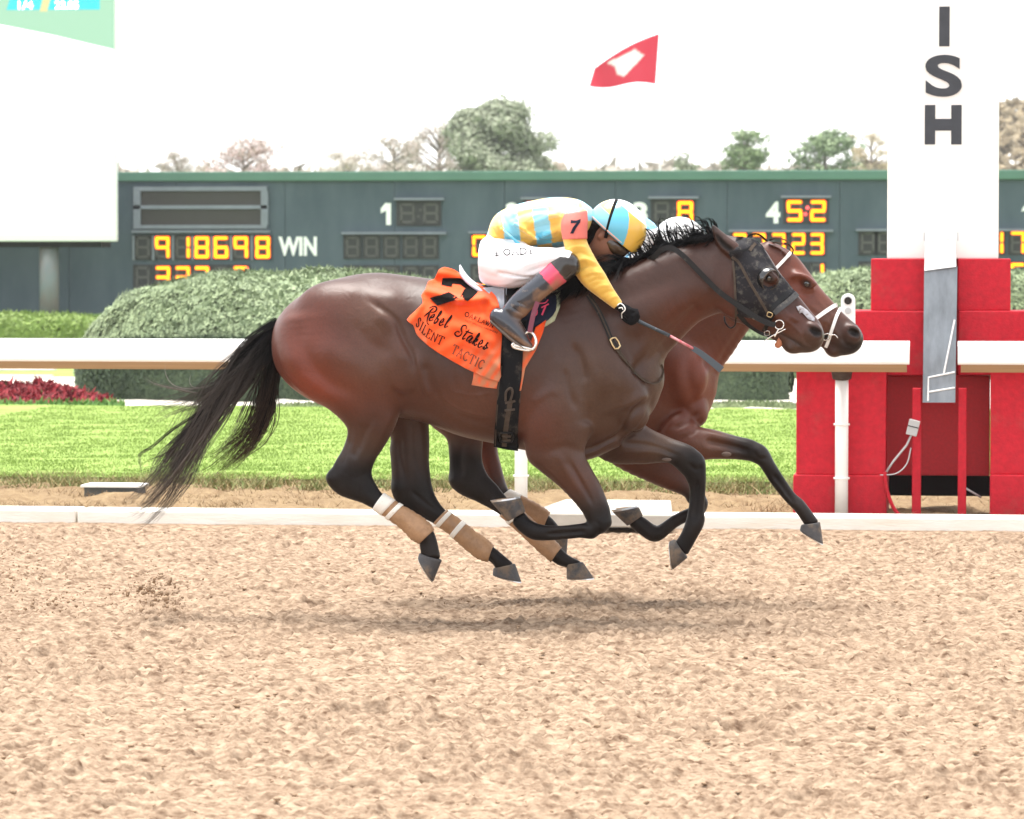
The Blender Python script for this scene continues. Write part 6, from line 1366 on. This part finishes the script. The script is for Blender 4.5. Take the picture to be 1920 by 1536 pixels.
def rider(Y, dx, dy, label, near, base):
    T = lambda x, y, yy=0.: P(x + dx, y + dy, Y + yy)
    r = empty('person', label, 'person', base, 'riders crouched on the galloping horses')
    h = .0062 if near else .010
    L = lambda S, st, k=.02, **kw: S.loft(st, k, Y, dx=dx, dy=dy, **kw)
    lo, hi = T(880, 660, -.45), T(1215, 365, .45); lo.y, hi.y = Y - .42, Y + .42
    torso = lambda g: [(914, 440 - g, 952, 470 + g, .135 + g * .002, 0), (932, 403 - g, 962, 468 + g, .155 + g * .002, 0), (962, 387 - g, 985, 468 + g, .165 + g * .002, 0), (1000, 377 - g, 1012, 467 + g, .175 + g * .002, 0), (1040, 371 - g, 1045, 464 + g, .185 + g * .002, 0), (1078, 374 - g, 1076, 455 + g, .185 + g * .002, 0), (1101, 386 - g, 1094, 440 + g, .13 + g * .002, 0)]
    arm = lambda s, g, k=1.: [(1050 - g, 412, 1102 + g, 398, .062 * k, s * .175), (1055 - g, 448, 1099 + g, 446, .062 * k, s * .205), (1068 - g, 492, 1118 + g, 488, .056 * k, s * .22), (1088 - g, 528, 1136 + g, 516, .052 * k, s * .222), (1117 - g, 553, 1150 + g, 541, .045 * k, s * .215), (1148 - g * .3, 577, 1166 + g * .3, 565, .034 * k, s * .205)]
    if not near: _arm = arm; arm = lambda s, g, k=1.: [(x1 - 30 * i / 5, y1 - 52 * i / 5, x2 - 30 * i / 5, y2 - 52 * i / 5, w, yc) for i, (x1, y1, x2, y2, w, yc) in enumerate(_arm(s, g, k))]
    leg = lambda s, g, k=1.: [(922, 455 - g, 912, 505 + g, .09 * k, s * .07), (932, 450 - g, 915, 532 + g, .115 * k, s * .085), (962, 452 - g, 944, 542 + g, .105 * k, s * .13), (1002, 463 - g, 984, 534 + g, .095 * k, s * .185), (1040, 465 - g, 1030, 512 + g, .08 * k, s * .24), (1066, 470 - g, 1068, 502 + g, .07 * k, s * .275)]
    shin = lambda s, g, k=1.: [(1043 - g, 478, 1084 + g, 512, .062 * k, s * .285), (1021 - g, 503, 1058 + g, 531, .062 * k, s * .295), (992 - g, 528, 1028 + g, 553, .06 * k, s * .30), (964 - g, 552, 1003 + g, 574, .052 * k, s * .305), (946 - g, 574, 986 + g, 592, .046 * k, s * .305)]
    foot = lambda s: [(934, 578, 920, 602, .036, s * .305), (950, 584, 932, 614, .042, s * .307), (972, 598, 948, 628, .044, s * .31), (984, 616, 966, 640, .045, s * .313), (992, 634, 980, 649, .042, s * .315), (999, 646, 993, 654, .032, s * .315)]
    # body (skin) - one continuous figure under the clothes
    S = SDF(lo, hi, h); L(S, torso(-5)); bx = lambda d, n: (1148 + .757 * d + .653 * n, 439 + .653 * d - .757 * n)
    for s in (-1, 1): L(S, arm(s, -9, .72)); L(S, leg(s, -10, .72), .01); L(S, shin(s, -7, .72), .01); L(S, [(*t[:4], t[4] * .6, t[5]) for t in [((a * .8 + c * .2), (b * .8 + e * .2), (a * .2 + c * .8), (b * .2 + e * .8), w, y) for a, b, c, e, w, y in foot(s)[1:-1]]], .01)
    L(S, [(1086, 384, 1080, 440, .09, 0), (1106, 402, 1100, 446, .065, 0), (1128, 418, 1114, 452, .058, 0)], .03)
    E = lambda d, n, yy, rr, k=.02, op='add', rot=-.71: S.ell(T(*bx(d, n), yy), rr, k, rot, op)
    E(0, 4, 0, (.10, .076, .10)); E(10, -18, 0, (.066, .066, .075), .05); E(0, -34, 0, (.05, .055, .05), .05); E(20, -46, 0, (.025, .028, .022), .03)      # skull, face, jaw, chin
    E(44, -26, 0, (.022, .014, .022), .012); E(36, -42, 0, (.014, .024, .008), .008); E(34, -14, 0, (.02, .05, .012), .015)
    for s in (-1, 1): E(-14, -14, s * .078, (.016, .008, .026), .006); E(-13, -14, s * .092, (.009, .007, .015), .006, 'sub')
    v, q, m = S.mesh(1); meshobj('body', v, q, M_SKIN, r, True)
    # silks
    S = SDF(lo, hi, h); L(S, torso(1))
    for s in (-1, 1): L(S, arm(s, 0), .025)
    if near:
        for a, b in (((1052, 425), (1020, 440)), ((1048, 400), (1000, 418)), ((965, 420), (1010, 450)), ((940, 430), (975, 458))):
            L(S, [(a[0], a[1] - 4, a[0], a[1] + 4, .012, -.185), (b[0], b[1] - 3, b[0], b[1] + 3, .01, -.172)], .02)
        for x, y in ((1072, 500), (1086, 517), (1104, 535), (1122, 548), (1136, 560)): L(S, [(x + 2, y + 12, x - 1, y + 8, .005, -.272), (x + 26, y - 2, x + 23, y - 6, .005, -.272)], .02, op='sub')
    v, q, m = S.mesh(1)
    if near: v = sculpt(v, q, Y, SILKFOLDS)
    X, Yp = PX(v); X = X - dx; Yp = Yp - dy
    a = math.radians(-8); gx = (X - 915) * math.cos(a) + (Yp - 400) * math.sin(a); gy = -(X - 915) * math.sin(a) + (Yp - 400) * math.cos(a)
    i = np.floor(gx / 29 + .15).astype(int); j = np.floor((gy - 3) / 23).astype(int); c = np.zeros((len(v), 3))
    if near:
        c[:] = WHT; par_ = (i + j) % 2
        low = j >= 2; mid = j == 1
        c[low & (par_ == 0)] = YEL; c[low & (par_ == 1)] = BLU; c[mid & (par_ == 1)] = YEL; c[mid & (par_ == 0)] = PBL; c[(j <= 0) & (par_ == 0)] = CRM; c[(j <= 0) & (par_ == 1)] = PBL; c[(j <= -2)] = WHT; c[(j <= -2) & (par_ == 0)] = (.50, .70, .76)  # upper rows paler: light from above painted into the silks
        ya = np.abs(v[:, 1] - Y); sl = (ya > .15) & (X > 1052) & (Yp > 400) | ((X > 1066) & (Yp > 455)); c[sl] = YEL
        c[(X > 1092) & (Yp < 415) & (ya < .16)] = PBL
    else:
        c[:] = WHT; c[((i + j) % 3 == 0)] = (.12, .45, .72)
    meshobj('silks', v, q, M_SILK, r, True, col=c); BS = bvh_of(v, q)
    # breeches
    S = SDF(lo, hi, h)
    for s in (-1, 1): L(S, leg(s, 0), .03)
    S.ell(T(921, 492), (.084, .165, .112), .04, .25); L(S, [(930, 436, 925, 470, .145, 0), (955, 440, 950, 480, .15, 0), (985, 450, 980, 480, .14, 0)], .05)
    if near:
        for a, b in (((905, 520), (960, 538)), ((935, 512), (1000, 520)), ((1010, 480), (1055, 486))): L(S, [(a[0], a[1] - 2, a[0], a[1] + 2, .006, -.215), (b[0], b[1] - 2, b[0], b[1] + 2, .006, -.262)], .015, op='sub')
    v, q, m = S.mesh(1)
    if near: v = sculpt(v, q, Y, BREECHFOLDS)
    meshobj('breeches', v, q, M_BREECH, r, True); BB = bvh_of(v, q)
    # boots
    for s in (-1, 1):
        S = SDF(lo, hi, .0055 if near and s < 0 else .012); L(S, shin(s, 1), .012); S.ell(T(1066, 493, s * .285), (.048, .058, .048), .03); L(S, foot(s), .025)
        if near and s < 0:
            L(S, [(962, 578, 966, 580, .008, s * .345), (978, 588, 981, 590, .008, s * .345)], .01, op='sub'); L(S, [(972, 566, 975, 568, .006, s * .35), (996, 578, 998, 580, .006, s * .345)], .01, op='sub')
        v, q, m = S.mesh(3); X, Yp = PX(v); X = X - dx; Yp = Yp - dy; t = ((X - 1063) * -.77 + (Yp - 495) * .64)          # along the shin from the knee
        c = np.tile((.030, .034, .046), (len(v), 1)); c[t < 50] = (.62, .05, .11); c[t < 22] = (.022, .019, .018)
        sp_ = (X - 1063) * .64 + (Yp - 495) * .77; nz = fbm(v[:, 0] * 3, v[:, 2] * 3, .12, 44, 3)
        mixd = np.clip((sp_ - 2) / 14 + (nz - .5) * 2.2, 0, 1) * np.clip((t - 18) / 20, 0, 1) * np.clip((150 - t) / 30, 0, 1); mixd = np.maximum(mixd, np.clip((Yp - .62 * X - 26) / 8, 0, 1) * (t > 110)) * .75
        c = c * (1 - mixd[:, None]) + np.array((.27, .15, .085)) * mixd[:, None]
        b = meshobj('boot', v, q, M_BOOT, r, True, col=c)
        if near:
            v, f = loft_tube([(921, 599, 919, 604, .036, s * .305), (944, 617, 940, 624, .046, s * .307), (966, 636, 961, 642, .048, s * .312), (985, 649, 983, 655, .046, s * .315), (997, 652, 995, 657, .03, s * .315)], Y, 0, 14, 4, dx=dx, dy=dy); meshobj('sole', v, f, M_SOLEB, b, True)
    # head gear
    C = np.array(T(*bx(0, 14))); u = np.array([.757, 0, -.653]); n = np.array([.653, 0, .757]); nu, nv = (180, 64) if near else (60, 24); v, c = [], []
    for i in range(nu):
        for j in range(nv + 1):
            th = 2 * math.pi * i / nu; ph = -.30 + (math.pi / 2 + .30) * j / nv; fl_ = 1 + .06 * max(0, -ph / .3) * (1 if math.cos(th) > .2 else .2)
            p = C + u * .134 * math.cos(th) * math.cos(ph) * fl_ + np.array([0, -1, 0]) * .102 * math.sin(th) * math.cos(ph) + n * .124 * math.sin(ph); v.append(p)
            dd_ = .134 * math.cos(th) * math.cos(ph) + .5 * (.124 * math.sin(ph) + .06) + .004; al = math.degrees(math.atan2(abs(.102 * math.sin(th) * math.cos(ph)) + 1e-6, dd_))
            if near: cc = YEL if al < 43 else BLU if al < 90 else CRM if ph > .25 else PBL; cc = WHT if ph > .85 and al < 90 else cc; cc = WHT if ph > .62 and al >= 90 else cc
            else: cc = WHT
            c.append(cc)
    f = [(i * (nv + 1) + j, ((i + 1) % nu) * (nv + 1) + j, ((i + 1) % nu) * (nv + 1) + j + 1, i * (nv + 1) + j + 1) for i in range(nu) for j in range(nv)]
    hm = meshobj('helmet', v, f, M_HELM, r, True, col=np.array(c)); s_ = hm.modifiers.new('thickness', 'SOLIDIFY'); s_.thickness = .008
    dome = lambda th, ph, k=1.0: Vector(C + (u * .134 * math.cos(th) * math.cos(ph) + np.array([0, -1, 0]) * .102 * math.sin(th) * math.cos(ph) + n * .124 * math.sin(ph)) * k)
    if near:
        m_ = MB(); rr_ = [dome(2 * math.pi * k / 40, -.24, 1.035) for k in range(41)]; m_.tube(rr_, .006, 7); m_.build('helmet_band', M_PEACH, hm, True)
        m_ = MB()                                           # strap across the dome
        half = []
        for ph in np.linspace(-.5, 1.35, 60):
            ct = (-.004 - .5 * (.124 * math.sin(ph) + .06)) / (.134 * math.cos(ph))
            if abs(ct) < .998: half.append((math.acos(ct), ph))
        pts_ = [dome(a_, b_, 1.055) for a_, b_ in half] + [dome(-a_, b_, 1.055) for a_, b_ in half[::-1]]
        vv = []
        for p in pts_:
            w = (Vector(u) * .9 + Vector(n) * .45) * .0075; nn_ = (p - Vector(C)).normalized() * .003; vv += [p - w, p + w, p + w + nn_, p - w + nn_]
        ff = [(4 * i + k, 4 * i + (k + 1) % 4, 4 * i + 4 + (k + 1) % 4, 4 * i + 4 + k) for i in range(len(pts_) - 1) for k in range(4)]
        meshobj('goggle_strap', vv, ff, M_STRAPB, r)
        pass
    else:
        sp = [(math.radians(98 + 18 * math.cos(a) * q), .70 + .30 * math.sin(a) * q) for a, q in [(math.pi / 2 + k * math.pi / 5, 1 if k % 2 == 0 else .42) for k in range(11)]]
        m_ = MB(); m_.tube([dome(a, b, 1.008) for a, b in sp], .0035, 5); m_.build('helmet_star', mat('teal_print', (.05, .5, .48), rough=.5), hm, True)
    gc = T(*bx(26, -14)); 
    v = []; m_ = MB(); S = SDF(np.array(gc) - .15, np.array(gc) + .15, .006 if near else .01); L(S, [(*bx(10, 0), *bx(5, -24), .080, 0), (*bx(26, 0), *bx(20, -27), .078, 0), (*bx(42, -2), *bx(38, -22), .055, 0)], .01, pw=4.0)
    v, q, m = S.mesh(1); meshobj('goggles', v, q, M_GOG, r, True)
    S = SDF(np.array(T(1116, 436)) - .13, np.array(T(1116, 436)) + .13, .006 if near else .012); S.ell(T(*bx(-33, -6)), (.036, .080, .070), .02, -.71); S.ell(T(*bx(-28, -30)), (.034, .074, .055), .02, -.71)
    v, q, m = S.mesh(1); meshobj('hair', v, q, M_HAIRM, r, True)
    # gloved hands, fingers closed on the rein and whip
    dx0, dy0 = dx, dy
    if not near: dx, dy = dx - 30, dy - 52
    for s in (-1, 1):
        yh = s * .205; S = SDF(np.array(T(1176, 588, yh)) - .11, np.array(T(1176, 588, yh)) + .11, .0036 if near and s < 0 else .008)
        L(S, [(1150, 577, 1163, 566, .030, yh), (1160, 584, 1174, 571, .030, yh), (1170, 594, 1185, 577, .028, yh), (1178, 600, 1191, 584, .022, yh)], .012)
        for k, (kx, ky) in enumerate(((1192, 582), (1193, 588), (1191, 594), (1187, 599))):    # knuckle to tip, curling round the handle
            o_ = s * (.018 - .003 * k); rd = (.0098, .0104, .0098, .0086)[k]
            seg_ = [(kx - 8, ky - 1, o_ * 1.1), (kx + 1, ky + 1, o_ * 1.6), (kx + 3, ky + 7 - k * .5, o_ * 2.0), (kx - 3, ky + 11 - k, o_ * 1.7), (kx - 8, ky + 9 - k, o_ * 1.1)]
            for a, b in zip(seg_[:-1], seg_[1:]):
                for t in np.linspace(0, 1, 4): S.ell(T(a[0] + (b[0] - a[0]) * t, a[1] + (b[1] - a[1]) * t, yh + a[2] + (b[2] - a[2]) * t), (rd, rd, rd), .003)
        for t in np.linspace(0, 1, 8): S.ell(T(1166 + 14 * t, 592 + 12 * math.sin(t * 1.5), yh - s * .02 + s * .012 * t), (.011 - .002 * t,) * 3, .006)   # thumb
        v, q, m = S.mesh(1); g_ = meshobj('glove', v, q, M_GLOVE, r, True)
        if near and s < 0:
            BG = bvh_of(v, q); wire('glove_print', [(1157, 573), (1163, 569), (1170, 574), (1172, 581), (1166, 588), (1166, 597)], .0028, M_WPRINT, g_, BG, .002, n=5); wire('glove_print', [(1160, 578), (1166, 577), (1168, 581)], .0025, M_WPRINT, g_, BG, .002, n=5)
    if near:      # armband and lettering
        v, f = loft_tube([(1058, 402, 1098, 395, .052, -.19), (1054, 420, 1100, 414, .066, -.20), (1055, 436, 1099, 434, .066, -.207), (1057, 449, 1099, 448, .065, -.21)], Y, .006, 24, 5); ab = meshobj('armband', v, f, M_BAND, r, True); BA = bvh_of(v, f)
        inkpoly('armband_number', [[(1070, 413), (1089, 411), (1088, 417), (1080, 428), (1075, 438), (1069, 438), (1074, 427), (1081, 418), (1070, 419)]], BA, M_NAVY, ab, .003)
        ink('breeches_print', lay('OADY', SERIF, [(944, 479), (965, 477.5), (985, 477), (1010, 474)], 11.5, [16, 15, 14.5, 14], 1.9) + [([(931, 471), (931, 479)], 1.5), ([(927, 476), (934, 476)], 1.3), ([(928, 480), (935, 479)], 1.6)], BB, M_INK, r, .010)
    return r
rider(H1Y, 0, 0, 'rider in blue and yellow checked silks and white breeches, nearer the camera', True, P(960, 650, 0))
rider(H2Y, 119, 30, 'mostly hidden rider in a white helmet with a star, beyond the first', False, P(1080, 680, H2Y))
# stirrup of the nearer rider
st_ = empty('stirrup', 'silver stirrup iron on a maroon leather under the nearer boot', 'stirrup', P(992, 655, -.3))
M_MAROON = mat('maroon_leather', (.16, .035, .06), rough=.6, dirt=((.3, .2, .2), 20, .6, .5))
strap('stirrup_leather', [(1008, 566, -.352), (1000, 590, -.358), (993, 623, -.362)], 9, M_MAROON, st_, thick=.006)
wire('iron', [(985, 626, -.335), (993, 622, -.345), (1001, 628, -.352), (1005, 640, -.356), (1003, 651, -.356), (992, 657, -.35), (975, 655, -.35), (963, 651, -.35), (961, 646, -.35), (966, 643, -.35)], .007, M_STEELT, st_)
m_ = MB(); m_.prism([P(963, 650, -.36), P(1001, 658, -.36), P(1001, 654, -.36), P(964, 645, -.36)], (0, .10, 0)); m_.build('tread', M_STEELT, st_, bevel=.004)
# whip
wp = empty('whip', 'riding whip with a grey grip, red shaft and broad grey flap in the gloved hand', 'whip', P(1190, 600, -.22))
M_GRIP = mat('grey_grip', (.05, .06, .07), rough=.75, spec=.15, dirt=((.3, .3, .3), 40, .55, .6)); M_SHAFT = mat('red_shaft', (.50, .04, .07), rough=.5, col2=(.5, .28, .28), vscale=60); M_FLAP = mat('whip_flap', (.075, .09, .105), rough=.8, spec=.15)
m_ = MB(); m_.tube([P(1168, 588, -.205), P(1190, 599, -.215), P(1222, 614, -.22), P(1256, 630, -.222)], [.007, .009, .008, .009], 10); m_.build('grip', M_GRIP, wp, True)
m_ = MB(); m_.tube([P(1256, 630, -.222), P(1300, 654, -.222)], .0065, 9); m_.build('shaft', M_SHAFT, wp, True)
strap('flap', [(1298, 653, -.226), (1310, 660, -.226), (1330, 675, -.226), (1353, 694, -.226)], 9, M_FLAP, wp, thick=.008, taper=1.5)
